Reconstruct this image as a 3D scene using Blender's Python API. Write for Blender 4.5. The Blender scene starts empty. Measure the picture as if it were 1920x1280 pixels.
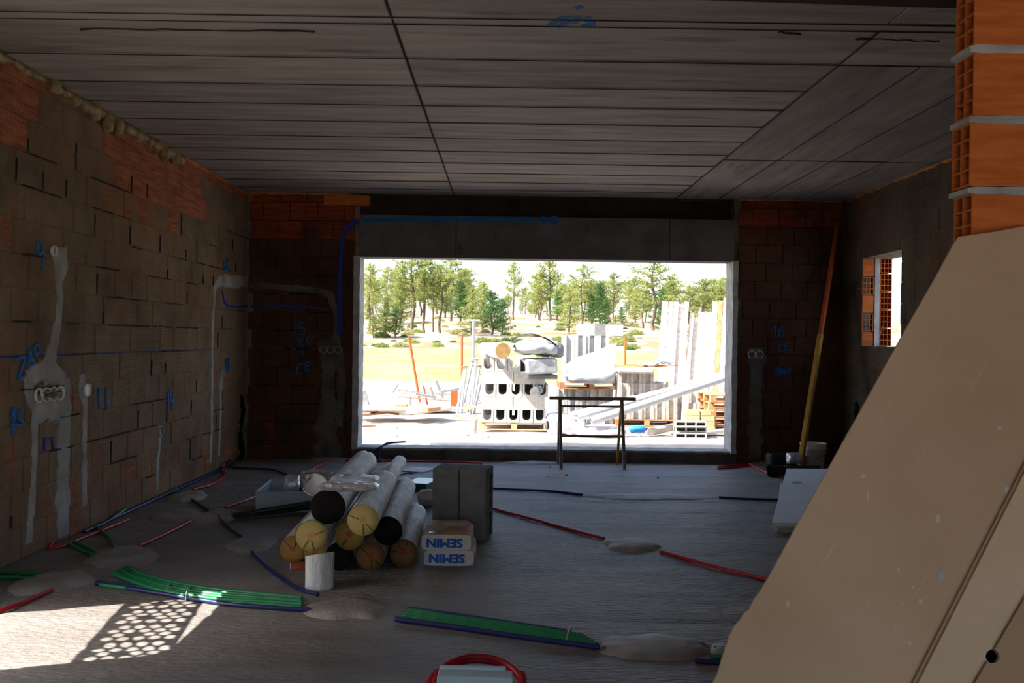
import bpy, bmesh, math, random
from mathutils import Vector, Matrix, noise
from mathutils.geometry import tessellate_polygon
R = random.Random(7)
sc = bpy.context.scene
COL = sc.collection
PI = math.pi

# ------------------------------------------------------------------ camera
FPX, CH = 1690.0, 1.40
yc = Vector((-14/FPX, 4/FPX, -1)).normalized()
zc = Vector((.0127, 1, 0)); zc = (zc - yc*zc.dot(yc)).normalized()
xc = yc.cross(zc)
cam_d = bpy.data.cameras.new('camera'); cam = bpy.data.objects.new('camera', cam_d); COL.objects.link(cam)
M3 = Matrix((xc, yc, zc))                 # camera axes -> world
cam.matrix_world = Matrix.Translation((0, 0, CH)) @ M3.to_4x4()
cam_d.sensor_width = 36; cam_d.lens = 36*FPX/1920; cam_d.clip_end = 600; cam_d.clip_start = .05
sc.camera = cam

# ------------------------------------------------------------------ light, sky, exposure
SUN = Vector((1, .35, -1.22)).normalized()
w = bpy.data.worlds.new('sky'); sc.world = w; w.use_nodes = True
nt = w.node_tree; bg = nt.nodes['Background']; sky = nt.nodes.new('ShaderNodeTexSky')
sky.sky_type = 'NISHITA'; sky.sun_disc = False; sky.sun_elevation = math.asin(-SUN.z); sky.sun_rotation = math.radians(250.7)
sky.dust_density = 2.5; sky.air_density = 1.0
nt.links.new(sky.outputs[0], bg.inputs[0]); bg.inputs[1].default_value = .40
sl = bpy.data.lights.new('sun', 'SUN'); sl.energy = 12.0; sl.angle = math.radians(.25); sl.color = (1, .95, .88)
so = bpy.data.objects.new('sun', sl); COL.objects.link(so); so.location = (-20, -8, 26)
so.rotation_euler = SUN.to_track_quat('-Z', 'Y').to_euler()
sc.view_settings.view_transform = 'Standard'; sc.view_settings.look = 'None'
sc.view_settings.gamma = 1; sc.view_settings.use_curve_mapping = False
sc.view_settings.exposure = 0.55
sc.cycles.max_bounces = 8; sc.cycles.diffuse_bounces = 5; sc.cycles.transparent_max_bounces = 12
sc.cycles.sample_clamp_indirect = 6; sc.cycles.use_denoising = True

# ------------------------------------------------------------------ room dimensions
XL, XR, D, H = -2.97, 3.90, 10.36, 3.05
WX0, WX1, WZ0, WZ1 = -1.675, 2.63, .13, 2.325

def _r(px, py):
    c = Vector(((px-960)/FPX, (640-py)/FPX, -1))
    return Vector((c.dot(xc), c.dot(yc), c.dot(zc)))
# a point of a real plane: floor height z, depth Y, or side wall X
def F(px, py, z=0.0):
    d = _r(px, py); t = (z-CH)/d.z; return Vector((d.x*t, d.y*t, z))
def P(px, py, Y):
    d = _r(px, py); t = Y/d.y; return Vector((d.x*t, Y, CH+d.z*t))
def LW(px, py, X=XL):
    d = _r(px, py); t = X/d.x; return Vector((X, d.y*t, CH+d.z*t))

# ------------------------------------------------------------------ object helpers
def tag(o, label=None, cat=None, group=None, kind=None):
    if label: o['label'] = label
    if cat: o['category'] = cat
    if group: o['group'] = group
    if kind: o['kind'] = kind
    return o
def empty(name, loc=(0, 0, 0), rz=0, label=None, cat=None, group=None):
    o = bpy.data.objects.new(name, None); COL.objects.link(o); o.location = loc; o.rotation_euler = (0, 0, rz)
    o.empty_display_size = .1
    return tag(o, label, cat, group)
def link(name, me, parent=None, mat=None, loc=None):
    o = bpy.data.objects.new(name, me); COL.objects.link(o)
    if parent: o.parent = parent
    if mat and not me.materials: me.materials.append(mat)
    if loc is not None: o.location = loc
    return o
def kids(o): return [c for c in KIDS.get(o.name, [])]
KIDS = {}
def copy_tree(o, parent=None, children=None):
    c = o.copy(); COL.objects.link(c)
    if parent: c.parent = parent
    for ch in list(o.children): copy_tree(ch, c)
    return c

class MB:
    def __init__(s): s.v = []; s.f = []; s.m = []; s.sm = []
    def add(s, vs, fs, mi=0, smooth=False):
        b = len(s.v); s.v += [tuple(v) for v in vs]
        for f in fs: s.f.append(tuple(b+i for i in f)); s.m.append(mi); s.sm.append(smooth)
        return s
    def box(s, c, d, rot=None, mi=0, ch=0):
        x, y, z = d[0]/2, d[1]/2, d[2]/2
        if ch:
            e = ch; vs = []
            for sz in (-1, 1):
                for (sx, sy) in ((-1, -1), (1, -1), (1, 1), (-1, 1)):
                    vs += [Vector((sx*(x-e), sy*(y-e), sz*z)), Vector((sx*(x-e), sy*y, sz*(z-e))), Vector((sx*x, sy*(y-e), sz*(z-e)))]
            bm = bmesh.new()
            for v in vs: bm.verts.new(v)
            r = bmesh.ops.convex_hull(bm, input=bm.verts)
            bm.verts.index_update()
            vs = [v.co.copy() for v in bm.verts]; fs = [[v.index for v in f.verts] for f in bm.faces]; bm.free()
        else:
            vs = [Vector((sx*x, sy*y, sz*z)) for sz in (-1, 1) for sy in (-1, 1) for sx in (-1, 1)]
            fs = [(0, 2, 3, 1), (4, 5, 7, 6), (0, 1, 5, 4), (2, 6, 7, 3), (0, 4, 6, 2), (1, 3, 7, 5)]
        c = Vector(c)
        if rot is not None:
            if isinstance(rot, (int, float)): rot = Matrix.Rotation(rot, 3, 'Z')
            vs = [rot @ v for v in vs]
        return s.add([v+c for v in vs], fs, mi)
    def tube(s, pts, r, n=8, mi=0, caps=True, rfn=None):
        pts = [Vector(p) for p in pts]; rings = []; up = None
        for i, p in enumerate(pts):
            a = pts[max(i-1, 0)]; b = pts[min(i+1, len(pts)-1)]
            t = (b-a).normalized()
            if up is None:
                up = Vector((0, 0, 1)) if abs(t.z) < .9 else Vector((1, 0, 0))
            sd = t.cross(up).normalized(); up = sd.cross(t).normalized()
            rr = r[i] if isinstance(r, (list, tuple)) else r
            rings.append([p + (sd*math.cos(k*2*PI/n)+up*math.sin(k*2*PI/n))*(rfn(i, k)*rr if rfn else rr) for k in range(n)])
        vs = [v for q in rings for v in q]; fs = []
        for i in range(len(pts)-1):
            for k in range(n):
                a = i*n+k; b = i*n+(k+1) % n
                fs.append((a, b, b+n, a+n))
        s.add(vs, fs, mi, True)
        if caps:
            s.add(rings[0], [tuple(range(n-1, -1, -1))], mi); s.add(rings[-1], [tuple(range(n))], mi)
        return s
    def prism(s, outline, h, mi=0, fn=None, holes=()):
        # outline in xy, extruded along z from 0 to h, optionally mapped by fn
        loops = [[Vector((p[0], p[1], 0)) for p in outline]] + [[Vector((p[0], p[1], 0)) for p in q] for q in holes]
        tris = tessellate_polygon(loops); flat = [p for l in loops for p in l]; n = len(flat)
        vs = [p.copy() for p in flat] + [p+Vector((0, 0, h)) for p in flat]
        fs = [tuple(reversed(t)) for t in tris] + [tuple(i+n for i in t) for t in tris]
        b = 0
        for l in loops:
            m = len(l)
            for i in range(m): fs.append((b+i, b+(i+1) % m, b+(i+1) % m+n, b+i+n))
            b += m
        if fn: vs = [fn(v) for v in vs]
        return s.add(vs, fs, mi)
    def lathe(s, prof, c=(0, 0, 0), n=24, mi=0, axis=None):
        c = Vector(c); q = axis.to_track_quat('Z', 'Y') if axis else None; vs = []; fs = []
        for (r, z) in prof:
            for k in range(n):
                v = Vector((r*math.cos(2*PI*k/n), r*math.sin(2*PI*k/n), z))
                vs.append((q @ v if q else v)+c)
        for i in range(len(prof)-1):
            for k in range(n): fs.append((i*n+k, i*n+(k+1) % n, (i+1)*n+(k+1) % n, (i+1)*n+k))
        return s.add(vs, fs, mi, True)
    def mesh(s, name='m', fix=True):
        me = bpy.data.meshes.new(name); me.from_pydata(s.v, [], s.f)
        me.polygons.foreach_set('material_index', s.m); me.polygons.foreach_set('use_smooth', s.sm)
        if fix:
            bm = bmesh.new(); bm.from_mesh(me); bmesh.ops.recalc_face_normals(bm, faces=bm.faces); bm.to_mesh(me); bm.free()
        me.update(); return me
    def build(s, name, mat, parent=None, fix=True, loc=None):
        me = s.mesh(name, fix)
        for m in (mat if isinstance(mat, (list, tuple)) else [mat]): me.materials.append(m)
        return link(name, me, parent, loc=loc)

# ------------------------------------------------------------------ materials
def N(t, k, **kw):
    n = t.nodes.new(k)
    for a, b in kw.items(): setattr(n, a, b)
    return n
def new_mat(name, rough=.8, spec=.3):
    m = bpy.data.materials.new(name); m.use_nodes = True
    b = m.node_tree.nodes['Principled BSDF']; b.inputs['Roughness'].default_value = rough
    b.inputs['Specular IOR Level'].default_value = spec
    return m, m.node_tree, b
def noise_mat(name, c1, c2, scale=8, detail=6, rough=.8, spec=.3, bump=.2, bscale=60, stretch=None, contrast=(.35, .65), coord='Object', c3=None, s3=2.0, t3=(.55, .7), metal=0, bdist=.01, trans=0, alpha=1, vary=0):
    m, t, b = new_mat(name, rough, spec)
    tc = N(t, 'ShaderNodeTexCoord'); 
    if coord == 'World':
        g = N(t, 'ShaderNodeNewGeometry'); src = g.outputs['Position']
    else: src = tc.outputs[coord]
    mp = N(t, 'ShaderNodeMapping'); t.links.new(src, mp.inputs[0])
    if stretch: mp.inputs['Scale'].default_value = stretch
    if coord == 'Object':
        oi = N(t, 'ShaderNodeObjectInfo'); ml = N(t, 'ShaderNodeMath', operation='MULTIPLY'); ml.inputs[1].default_value = 37
        t.links.new(oi.outputs['Random'], ml.inputs[0]); t.links.new(ml.outputs[0], mp.inputs['Location'])
    n1 = N(t, 'ShaderNodeTexNoise'); n1.inputs['Scale'].default_value = scale; n1.inputs['Detail'].default_value = detail
    t.links.new(mp.outputs[0], n1.inputs[0])
    cr = N(t, 'ShaderNodeValToRGB'); cr.color_ramp.elements[0].position, cr.color_ramp.elements[1].position = contrast
    cr.color_ramp.elements[0].color = (*c1, 1); cr.color_ramp.elements[1].color = (*c2, 1)
    t.links.new(n1.outputs[0], cr.inputs[0]); out = cr.outputs[0]
    if c3:
        n3 = N(t, 'ShaderNodeTexNoise'); n3.inputs['Scale'].default_value = s3; n3.inputs['Detail'].default_value = 7; n3.inputs['Roughness'].default_value = .65
        t.links.new(mp.outputs[0], n3.inputs[0])
        r3 = N(t, 'ShaderNodeMapRange'); r3.inputs[1].default_value, r3.inputs[2].default_value = t3
        t.links.new(n3.outputs[0], r3.inputs[0])
        mx = N(t, 'ShaderNodeMix', data_type='RGBA'); t.links.new(r3.outputs[0], mx.inputs[0]); t.links.new(out, mx.inputs[6]); mx.inputs[7].default_value = (*c3, 1)
        out = mx.outputs[2]
    if vary:
        ov = N(t, 'ShaderNodeObjectInfo'); rv = N(t, 'ShaderNodeMapRange'); rv.inputs[3].default_value = 1-vary; rv.inputs[4].default_value = 1+vary; t.links.new(ov.outputs['Random'], rv.inputs[0])
        sv = N(t, 'ShaderNodeVectorMath', operation='SCALE'); t.links.new(out, sv.inputs[0]); t.links.new(rv.outputs[0], sv.inputs['Scale']); out = sv.outputs[0]
    t.links.new(out, b.inputs['Base Color'])
    if bump:
        nb = N(t, 'ShaderNodeTexNoise'); nb.inputs['Scale'].default_value = bscale; nb.inputs['Detail'].default_value = 5
        t.links.new(mp.outputs[0], nb.inputs[0])
        bp = N(t, 'ShaderNodeBump'); bp.inputs['Strength'].default_value = bump; bp.inputs['Distance'].default_value = bdist
        t.links.new(nb.outputs[0], bp.inputs['Height']); t.links.new(bp.outputs[0], b.inputs['Normal'])
    b.inputs['Metallic'].default_value = metal
    if trans: b.inputs['Transmission Weight'].default_value = trans
    if alpha < 1: b.inputs['Alpha'].default_value = alpha
    return m
def brick_mat(name, orange, coatc, deep=.0):
    # clay brick with a thrown cement coat: the object colour's red says how much coat there is
    m, t, b = new_mat(name, .9, .15)
    g = N(t, 'ShaderNodeNewGeometry'); oi = N(t, 'ShaderNodeObjectInfo')
    sep = N(t, 'ShaderNodeSeparateColor'); t.links.new(oi.outputs['Color'], sep.inputs[0])
    n1 = N(t, 'ShaderNodeTexNoise'); n1.inputs['Scale'].default_value = 5; n1.inputs['Detail'].default_value = 9; n1.inputs['Roughness'].default_value = .7
    mp = N(t, 'ShaderNodeMapping'); mp.inputs['Scale'].default_value = (1, 1, .55); t.links.new(g.outputs['Position'], mp.inputs[0]); t.links.new(mp.outputs[0], n1.inputs[0])
    ad = N(t, 'ShaderNodeMath', operation='ADD'); t.links.new(n1.outputs[0], ad.inputs[0]); t.links.new(sep.outputs[0], ad.inputs[1])
    mr = N(t, 'ShaderNodeMapRange'); mr.inputs[1].default_value = .93; mr.inputs[2].default_value = 1.09; t.links.new(ad.outputs[0], mr.inputs[0])
    # clay
    ns = N(t, 'ShaderNodeTexNoise'); ns.inputs['Scale'].default_value = 3; ns.inputs['Detail'].default_value = 6
    m2 = N(t, 'ShaderNodeMapping'); m2.inputs['Scale'].default_value = (1.5, 1.5, 14); t.links.new(g.outputs['Position'], m2.inputs[0]); t.links.new(m2.outputs[0], ns.inputs[0])
    cr = N(t, 'ShaderNodeValToRGB'); o = orange
    cr.color_ramp.elements[0].color = (o[0]*.62, o[1]*.55, o[2]*.6, 1); cr.color_ramp.elements[1].color = (min(o[0]*1.15, 1), o[1]*1.2, o[2]*1.3, 1)
    cr.color_ramp.elements[0].position = .3; cr.color_ramp.elements[1].position = .7
    t.links.new(ns.outputs[0], cr.inputs[0])
    # coat
    nc = N(t, 'ShaderNodeTexNoise'); nc.inputs['Scale'].default_value = 2.2; nc.inputs['Detail'].default_value = 10; nc.inputs['Roughness'].default_value = .62
    t.links.new(g.outputs['Position'], nc.inputs[0])
    cc = N(t, 'ShaderNodeValToRGB'); c = coatc
    cc.color_ramp.elements[0].color = (c[0]*.6, c[1]*.58, c[2]*.55, 1); cc.color_ramp.elements[1].color = (c[0]*1.3, c[1]*1.3, c[2]*1.3, 1)
    cc.color_ramp.elements[0].position = .32; cc.color_ramp.elements[1].position = .68
    t.links.new(nc.outputs[0], cc.inputs[0])
    nw = N(t, 'ShaderNodeTexNoise'); nw.inputs['Scale'].default_value = .9; nw.inputs['Detail'].default_value = 8; nw.inputs['Roughness'].default_value = .7
    t.links.new(g.outputs['Position'], nw.inputs[0])
    wr = N(t, 'ShaderNodeMapRange'); wr.inputs[1].default_value = .42; wr.inputs[2].default_value = .66; wr.inputs[4].default_value = .42; t.links.new(nw.outputs[0], wr.inputs[0])
    cw_ = N(t, 'ShaderNodeMix', data_type='RGBA'); t.links.new(wr.outputs[0], cw_.inputs[0]); t.links.new(cc.outputs[0], cw_.inputs[6]); cw_.inputs[7].default_value = (orange[0]*.8, orange[1]*.85, orange[2]*.9, 1)
    mx = N(t, 'ShaderNodeMix', data_type='RGBA'); t.links.new(mr.outputs[0], mx.inputs[0]); t.links.new(cr.outputs[0], mx.inputs[6]); t.links.new(cw_.outputs[2], mx.inputs[7])
    t.links.new(mx.outputs[2], b.inputs['Base Color'])
    nb = N(t, 'ShaderNodeTexNoise'); nb.inputs['Scale'].default_value = 38; nb.inputs['Detail'].default_value = 6; nb.inputs['Roughness'].default_value = .7
    t.links.new(g.outputs['Position'], nb.inputs[0])
    mb = N(t, 'ShaderNodeMath', operation='MULTIPLY'); t.links.new(nb.outputs[0], mb.inputs[0]); t.links.new(mr.outputs[0], mb.inputs[1])
    # ribbed clay
    wv = N(t, 'ShaderNodeTexWave', wave_type='BANDS', bands_direction='Z'); wv.inputs['Scale'].default_value = 26; t.links.new(g.outputs['Position'], wv.inputs[0])
    w2 = N(t, 'ShaderNodeMath', operation='MULTIPLY'); w2.inputs[1].default_value = .12; t.links.new(wv.outputs['Fac'], w2.inputs[0])
    a2 = N(t, 'ShaderNodeMath', operation='ADD'); t.links.new(mb.outputs[0], a2.inputs[0]); t.links.new(w2.outputs[0], a2.inputs[1])
    bp = N(t, 'ShaderNodeBump'); bp.inputs['Strength'].default_value = 1.0; bp.inputs['Distance'].default_value = .022
    t.links.new(a2.outputs[0], bp.inputs['Height']); t.links.new(bp.outputs[0], b.inputs['Normal'])
    return m
def flat(name, c, rough=.6, spec=.3, metal=0, alpha=1, trans=0):
    m, t, b = new_mat(name, rough, spec); b.inputs['Metallic'].default_value = metal
    n = N(t, 'ShaderNodeTexNoise'); n.inputs['Scale'].default_value = 25; n.inputs['Detail'].default_value = 4
    tc = N(t, 'ShaderNodeTexCoord'); t.links.new(tc.outputs['Object'], n.inputs[0])
    mr = N(t, 'ShaderNodeMapRange'); mr.inputs[3].default_value = .78; mr.inputs[4].default_value = 1.18; t.links.new(n.outputs[0], mr.inputs[0])
    mx = N(t, 'ShaderNodeVectorMath', operation='SCALE'); mx.inputs[0].default_value = c; t.links.new(mr.outputs[0], mx.inputs['Scale'])
    t.links.new(mx.outputs[0], b.inputs['Base Color'])
    if alpha < 1: b.inputs['Alpha'].default_value = alpha
    if trans: b.inputs['Transmission Weight'].default_value = trans
    return m

CLAY = (.62, .17, .05)
M = {}
M['brick'] = brick_mat('coated_clay_brick', (.47, .165, .08), (.275, .205, .138))
M['brick_back'] = brick_mat('coated_clay_brick_back', (.30, .065, .022), (.085, .055, .036))  # darker copy of the brick, the back wall's dim light put into the colour
M['brick_right'] = brick_mat('coated_clay_brick_right', (.40, .11, .04), (.13, .112, .09))
M['clay'] = noise_mat('new_clay', (.46, .115, .025), (.60, .17, .042), 6, 6, .85, .2, .25, 90, stretch=(1, 1, 8), c3=(.50, .38, .32), s3=3, t3=(.66, .82))
M['mortar'] = noise_mat('grey_mortar', (.30, .29, .28), (.46, .45, .44), 9, 8, .95, .1, .7, 45, coord='World')
M['mortar_joint'] = noise_mat('joint_mortar', (.17, .13, .095), (.26, .205, .15), 9, 8, .95, .1, .6, 45, coord='World')
M['chase'] = noise_mat('chase_mortar', (.27, .255, .24), (.42, .40, .38), 5, 8, .95, .1, .6, 40, coord='World')
M['chase_dark'] = noise_mat('chase_mortar_dark', (.085, .075, .068), (.15, .135, .12), 5, 8, .95, .1, .6, 40, coord='World')  # chase mortar for the back wall, its shade mixed into the colour
M['floor'] = noise_mat('rough_screed', (.18, .158, .142), (.28, .255, .238), 1.6, 10, .6, .38, .9, 22, stretch=(.8, 1.9, 1), contrast=(.3, .7), coord='World', c3=(.15, .125, .105), s3=.9, t3=(.5, .72), bdist=.02)
M['patch'] = noise_mat('floor_mortar', (.25, .22, .195), (.37, .335, .30), 5, 8, .65, .35, .7, 35, coord='World')
M['ceil_x'] = noise_mat('board_marked_concrete', (.27, .24, .215), (.50, .45, .41), 2.0, 10, .8, .2, .35, 10, vary=.13, stretch=(.6, 4.5, 1), contrast=(.24, .72), coord='World', c3=(.15, .115, .11), s3=1.7, t3=(.56, .74))
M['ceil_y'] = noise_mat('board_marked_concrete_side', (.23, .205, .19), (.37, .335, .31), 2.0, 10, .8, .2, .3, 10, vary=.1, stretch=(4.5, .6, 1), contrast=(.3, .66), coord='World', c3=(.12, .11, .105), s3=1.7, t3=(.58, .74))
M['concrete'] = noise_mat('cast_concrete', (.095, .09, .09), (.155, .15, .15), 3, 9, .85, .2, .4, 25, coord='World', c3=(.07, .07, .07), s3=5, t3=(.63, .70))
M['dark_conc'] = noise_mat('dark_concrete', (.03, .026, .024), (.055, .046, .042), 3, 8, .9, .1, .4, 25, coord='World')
M['jamb'] = noise_mat('jamb_plaster', (.36, .35, .34), (.54, .53, .51), 8, 8, .9, .1, .6, 30, coord='World')
M['foam'] = noise_mat('polyurethane_foam', (.16, .11, .04), (.42, .31, .13), 14, 6, .55, .4, .7, 30, coord='World')
M['foam_o'] = noise_mat('orange_foam', (.40, .13, .02), (.65, .24, .04), 14, 6, .6, .4, .7, 30, coord='World')
M['blue_paint'] = flat('blue_marker_paint', (.01, .12, .36), .7)
M['navy_paint'] = flat('dark_blue_marker_paint', (.015, .045, .33), .7)
M['red'] = flat('red_conduit', (.48, .012, .02), .42, .5)
M['green'] = flat('green_conduit', (.012, .22, .075), .42, .5)
M['navy'] = flat('navy_conduit', (.012, .018, .11), .4, .5)
M['black'] = flat('black_plastic', (.012, .012, .013), .4, .4)
M['tar'] = noise_mat('tarred_end', (.002, .002, .002), (.009, .006, .004), 9, 5, .7, .12, .6, 40)
M['white_wood'] = noise_mat('limed_wood', (.50, .49, .47), (.76, .75, .73), 7, 8, .6, .3, .7, 22, stretch=(3, 3, .9), c3=(.20, .18, .16), s3=2.4, t3=(.60, .74))
M['board'] = noise_mat('plasterboard_paper', (.45, .31, .20), (.52, .37, .25), 2.2, 6, .85, .2, .08, 60, c3=(.50, .41, .32), s3=3.2, t3=(.69, .80), stretch=(1, 1, 1))
M['board_edge'] = noise_mat('plasterboard_tape', (.54, .40, .27), (.60, .46, .325), 2.2, 6, .85, .2, .08, 60)
M['board_dark'] = noise_mat('plasterboard_brown', (.36, .235, .145), (.42, .28, .175), 2.2, 6, .85, .2, .08, 60)
M['xps'] = noise_mat('white_foam_board', (.80, .88, .93), (.86, .93, .96), 4, 5, .8, .2, .1, 60)
M['xps_block'] = noise_mat('scuffed_blue_foam', (.50, .62, .66), (.60, .72, .75), 4, 5, .8, .2, .2, 60, c3=(.30, .26, .20), s3=6, t3=(.68, .72))
M['xps_edge'] = flat('cream_foam_edge', (.42, .44, .34))
M['gblock'] = noise_mat('dark_grey_block', (.17, .155, .145), (.23, .215, .20), 12, 6, .95, .1, .5, 120)
M['kraft'] = noise_mat('kraft_paper', (.42, .22, .11), (.60, .36, .20), 5, 6, .7, .3, .5, 12, c3=(.62, .56, .50), s3=3, t3=(.5, .6))
M['bag_white'] = flat('white_paper', (.60, .56, .53), .6)
M['bag_blue'] = flat('blue_print', (.01, .085, .42), .6)
M['crate'] = flat('translucent_crate', (.42, .47, .52), .3, .5, alpha=.75)
M['foil'] = noise_mat('crumpled_foil', (.62, .62, .64), (.85, .85, .88), 8, 6, .28, .6, 1.0, 16, metal=.55, bdist=.03)
M['film'] = noise_mat('plastic_film', (.60, .63, .68), (.82, .85, .9), 6, 5, .16, .7, .9, 12, bdist=.03, alpha=.8)
M['white_pl'] = noise_mat('splattered_white_plastic', (.72, .70, .68), (.84, .82, .80), 5, 5, .4, .4, .1, 40, c3=(.10, .08, .07), s3=4, t3=(.58, .63))
M['white_box'] = flat('white_box_plastic', (.75, .73, .70), .4, .4)
M['steel'] = noise_mat('rusty_brown_steel', (.16, .11, .08), (.28, .20, .15), 12, 6, .6, .4, .2, 60, metal=.2)
M['yellow'] = noise_mat('yellow_paint', (.42, .20, .02), (.55, .29, .03), 6, 5, .6, .4, .2, 40)
M['dull_red'] = noise_mat('own_red_and_red_light', (.36, .07, .025), (.46, .10, .03), 6, 5, .7, .3, .2, 40)  # own red of the small things; on the pole it stands for red light
M['glassgreen'] = flat('dark_green_sheet', (.03, .10, .095), .25, .5)
M['copper'] = flat('tangled_wire', (.25, .14, .05), .5)
M['void'] = flat('soot_recess_black', (.012, .011, .012), .95, .05)  # soot and cracks, plus the dark inside slots and holes as colour
# outside
M['sand'] = None
M['block'] = noise_mat('light_concrete_block', (.40, .39, .37), (.52, .51, .48), 20, 6, .95, .1, .5, 120)
M['block_b'] = noise_mat('beige_concrete_block', (.36, .33, .29), (.48, .44, .39), 20, 6, .95, .1, .5, 120)
M['pine'] = noise_mat('pale_new_wood', (.52, .35, .18), (.66, .46, .26), 4, 6, .8, .2, .2, 30, stretch=(1, 1, 5))
M['plank'] = noise_mat('bleached_plank', (.48, .41, .33), (.64, .57, .49), 4, 6, .8, .2, .2, 30, stretch=(1, 1, 5), c3=(.36, .27, .19), s3=3, t3=(.62, .8))
M['oldwood'] = noise_mat('reddish_old_wood', (.34, .16, .07), (.50, .27, .13), 5, 6, .85, .15, .3, 30)
M['logend'] = noise_mat('log_end_pale', (.62, .36, .13), (.76, .50, .22), 12, 5, .8, .2, .2, 40)
M['tarp'] = noise_mat('pale_tarpaulin', (.28, .29, .305), (.44, .455, .47), 4, 6, .6, .3, .4, 8, bdist=.04)
M['tarp_dark'] = noise_mat('grey_cloth', (.14, .14, .14), (.24, .24, .24), 4, 6, .8, .2, .4, 8, bdist=.04)
M['cloth'] = noise_mat('lilac_white_sheet', (.55, .54, .62), (.72, .71, .78), 4, 6, .8, .2, .5, 8, bdist=.04)
M['pvc'] = flat('grey_pvc', (.36, .37, .39), .35, .5)
M['orange'] = flat('orange_post_paint', (.50, .085, .02), .6)
M['wire'] = flat('fence_wire', (.38, .33, .27), .6, .4, metal=.3)
M['galv'] = flat('galvanised_steel', (.36, .36, .36), .5, .4, metal=.3)
M['blue_pl'] = flat('bright_blue_plastic', (.02, .25, .80), .4, .5)
M['bark'] = noise_mat('pine_bark', (.085, .06, .045), (.17, .12, .09), 10, 6, .95, .1, .5, 20)
M['ceil_groove'] = noise_mat('smooth_strip', (.36, .33, .31), (.42, .39, .37), 3, 8, .8, .2, .2, 20, coord='World')
def leaf_mat(name, a, b_):
    m, t, b = new_mat(name, .6, .2)
    oi = N(t, 'ShaderNodeObjectInfo'); g = N(t, 'ShaderNodeNewGeometry'); n = N(t, 'ShaderNodeTexNoise'); n.inputs['Scale'].default_value = .8
    t.links.new(g.outputs['Position'], n.inputs[0])
    ad = N(t, 'ShaderNodeMath', operation='ADD'); t.links.new(n.outputs[0], ad.inputs[0]); t.links.new(oi.outputs['Random'], ad.inputs[1])
    mr = N(t, 'ShaderNodeMapRange'); mr.inputs[1].default_value = .3; mr.inputs[2].default_value = 1.2; t.links.new(ad.outputs[0], mr.inputs[0])
    mx = N(t, 'ShaderNodeMix', data_type='RGBA'); t.links.new(mr.outputs[0], mx.inputs[0]); mx.inputs[6].default_value = (*a, 1); mx.inputs[7].default_value = (*b_, 1)
    t.links.new(mx.outputs[2], b.inputs['Base Color'])
    tr = N(t, 'ShaderNodeBsdfTranslucent'); t.links.new(mx.outputs[2], tr.inputs[0])
    ms = N(t, 'ShaderNodeMixShader'); ms.inputs[0].default_value = .35
    o = t.nodes['Material Output']; t.links.new(b.outputs[0], ms.inputs[1]); t.links.new(tr.outputs[0], ms.inputs[2]); t.links.new(ms.outputs[0], o.inputs[0])
    return m
M['leaf'] = leaf_mat('pine_needles_light', (.17, .21, .055), (.33, .36, .11))
M['leaf_d'] = leaf_mat('pine_needles_dark', (.055, .13, .035), (.12, .22, .06))
M['leaf_y'] = leaf_mat('dry_scrub', (.26, .26, .09), (.42, .38, .20))
def end_mat(name, c1, c2, heart):
    m, t, b = new_mat(name, .7, .3)
    tc = N(t, 'ShaderNodeTexCoord'); sp = N(t, 'ShaderNodeVectorMath', operation='LENGTH'); t.links.new(tc.outputs['Object'], sp.inputs[0])
    n = N(t, 'ShaderNodeTexNoise'); n.inputs['Scale'].default_value = 16; n.inputs['Detail'].default_value = 6; t.links.new(tc.outputs['Object'], n.inputs[0])
    s1 = N(t, 'ShaderNodeMath', operation='MULTIPLY_ADD'); s1.inputs[1].default_value = .05; t.links.new(n.outputs[0], s1.inputs[0]); t.links.new(sp.outputs['Value'], s1.inputs[2])
    cr = N(t, 'ShaderNodeValToRGB'); cr.color_ramp.elements[0].position = .035; cr.color_ramp.elements[0].color = (*heart, 1)
    cr.color_ramp.elements[1].position = .12; cr.color_ramp.elements[1].color = (*c2, 1)
    e = cr.color_ramp.elements.new(.055); e.color = (*c1, 1)
    t.links.new(s1.outputs[0], cr.inputs[0]); t.links.new(cr.outputs[0], b.inputs['Base Color'])
    return m
M['end_y'] = end_mat('yellow_log_end', (.52, .36, .13), (.36, .26, .07), (.50, .24, .10))
M['end_o'] = end_mat('amber_log_end', (.36, .20, .045), (.22, .12, .02), (.34, .08, .02))
M['end_b'] = end_mat('brown_log_end', (.20, .10, .025), (.10, .035, .01), (.28, .03, .015))

# ------------------------------------------------------------------ the setting: ground, floor
def gz(x, y):
    def sm(a, b, t):
        t = min(max((t-a)/(b-a), 0), 1); return t*t*(3-2*t)
    z = -.05
    if y > 25: z += .75*min((y-25)/35, 1)
    z += 1.3*sm(60, 72, y) + 2.6*sm(72, 125, y) + 3.0*sm(125, 230, y)
    if y > 58: z += (noise.noise(Vector((x*.06, y*.06, 0)))*.8+noise.noise(Vector((x*.25, y*.25, 3)))*.3)*sm(60, 75, y)
    elif abs(x) < 9 and 11 < y < 24: z += .025*noise.noise(Vector((x*1.3, y*1.3, 0)))+.012*noise.noise(Vector((x*5, y*5, 1)))
    return z
gb = MB(); ys = [-40, -20, -8, -3, 2, 6, 9, 10.2, 10.7]; y = 10.7
while y < 24: y += .25; ys.append(y)
while y < 62: y += 2; ys.append(y)
while y < 150: y += 2.5; ys.append(y)
while y < 420: y += 25; ys.append(y)
xs = [-200, -120, -70, -45] + [-30+2.0*i for i in range(11)] + [-9+.3*i for i in range(61)] + [10+2*i for i in range(16)] + [45, 60, 90, 150, 220]
for yy in ys:
    for xx in xs: gb.v.append((xx, yy, gz(xx, yy) if yy > 10.7 else -.08))
nx = len(xs)
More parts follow.
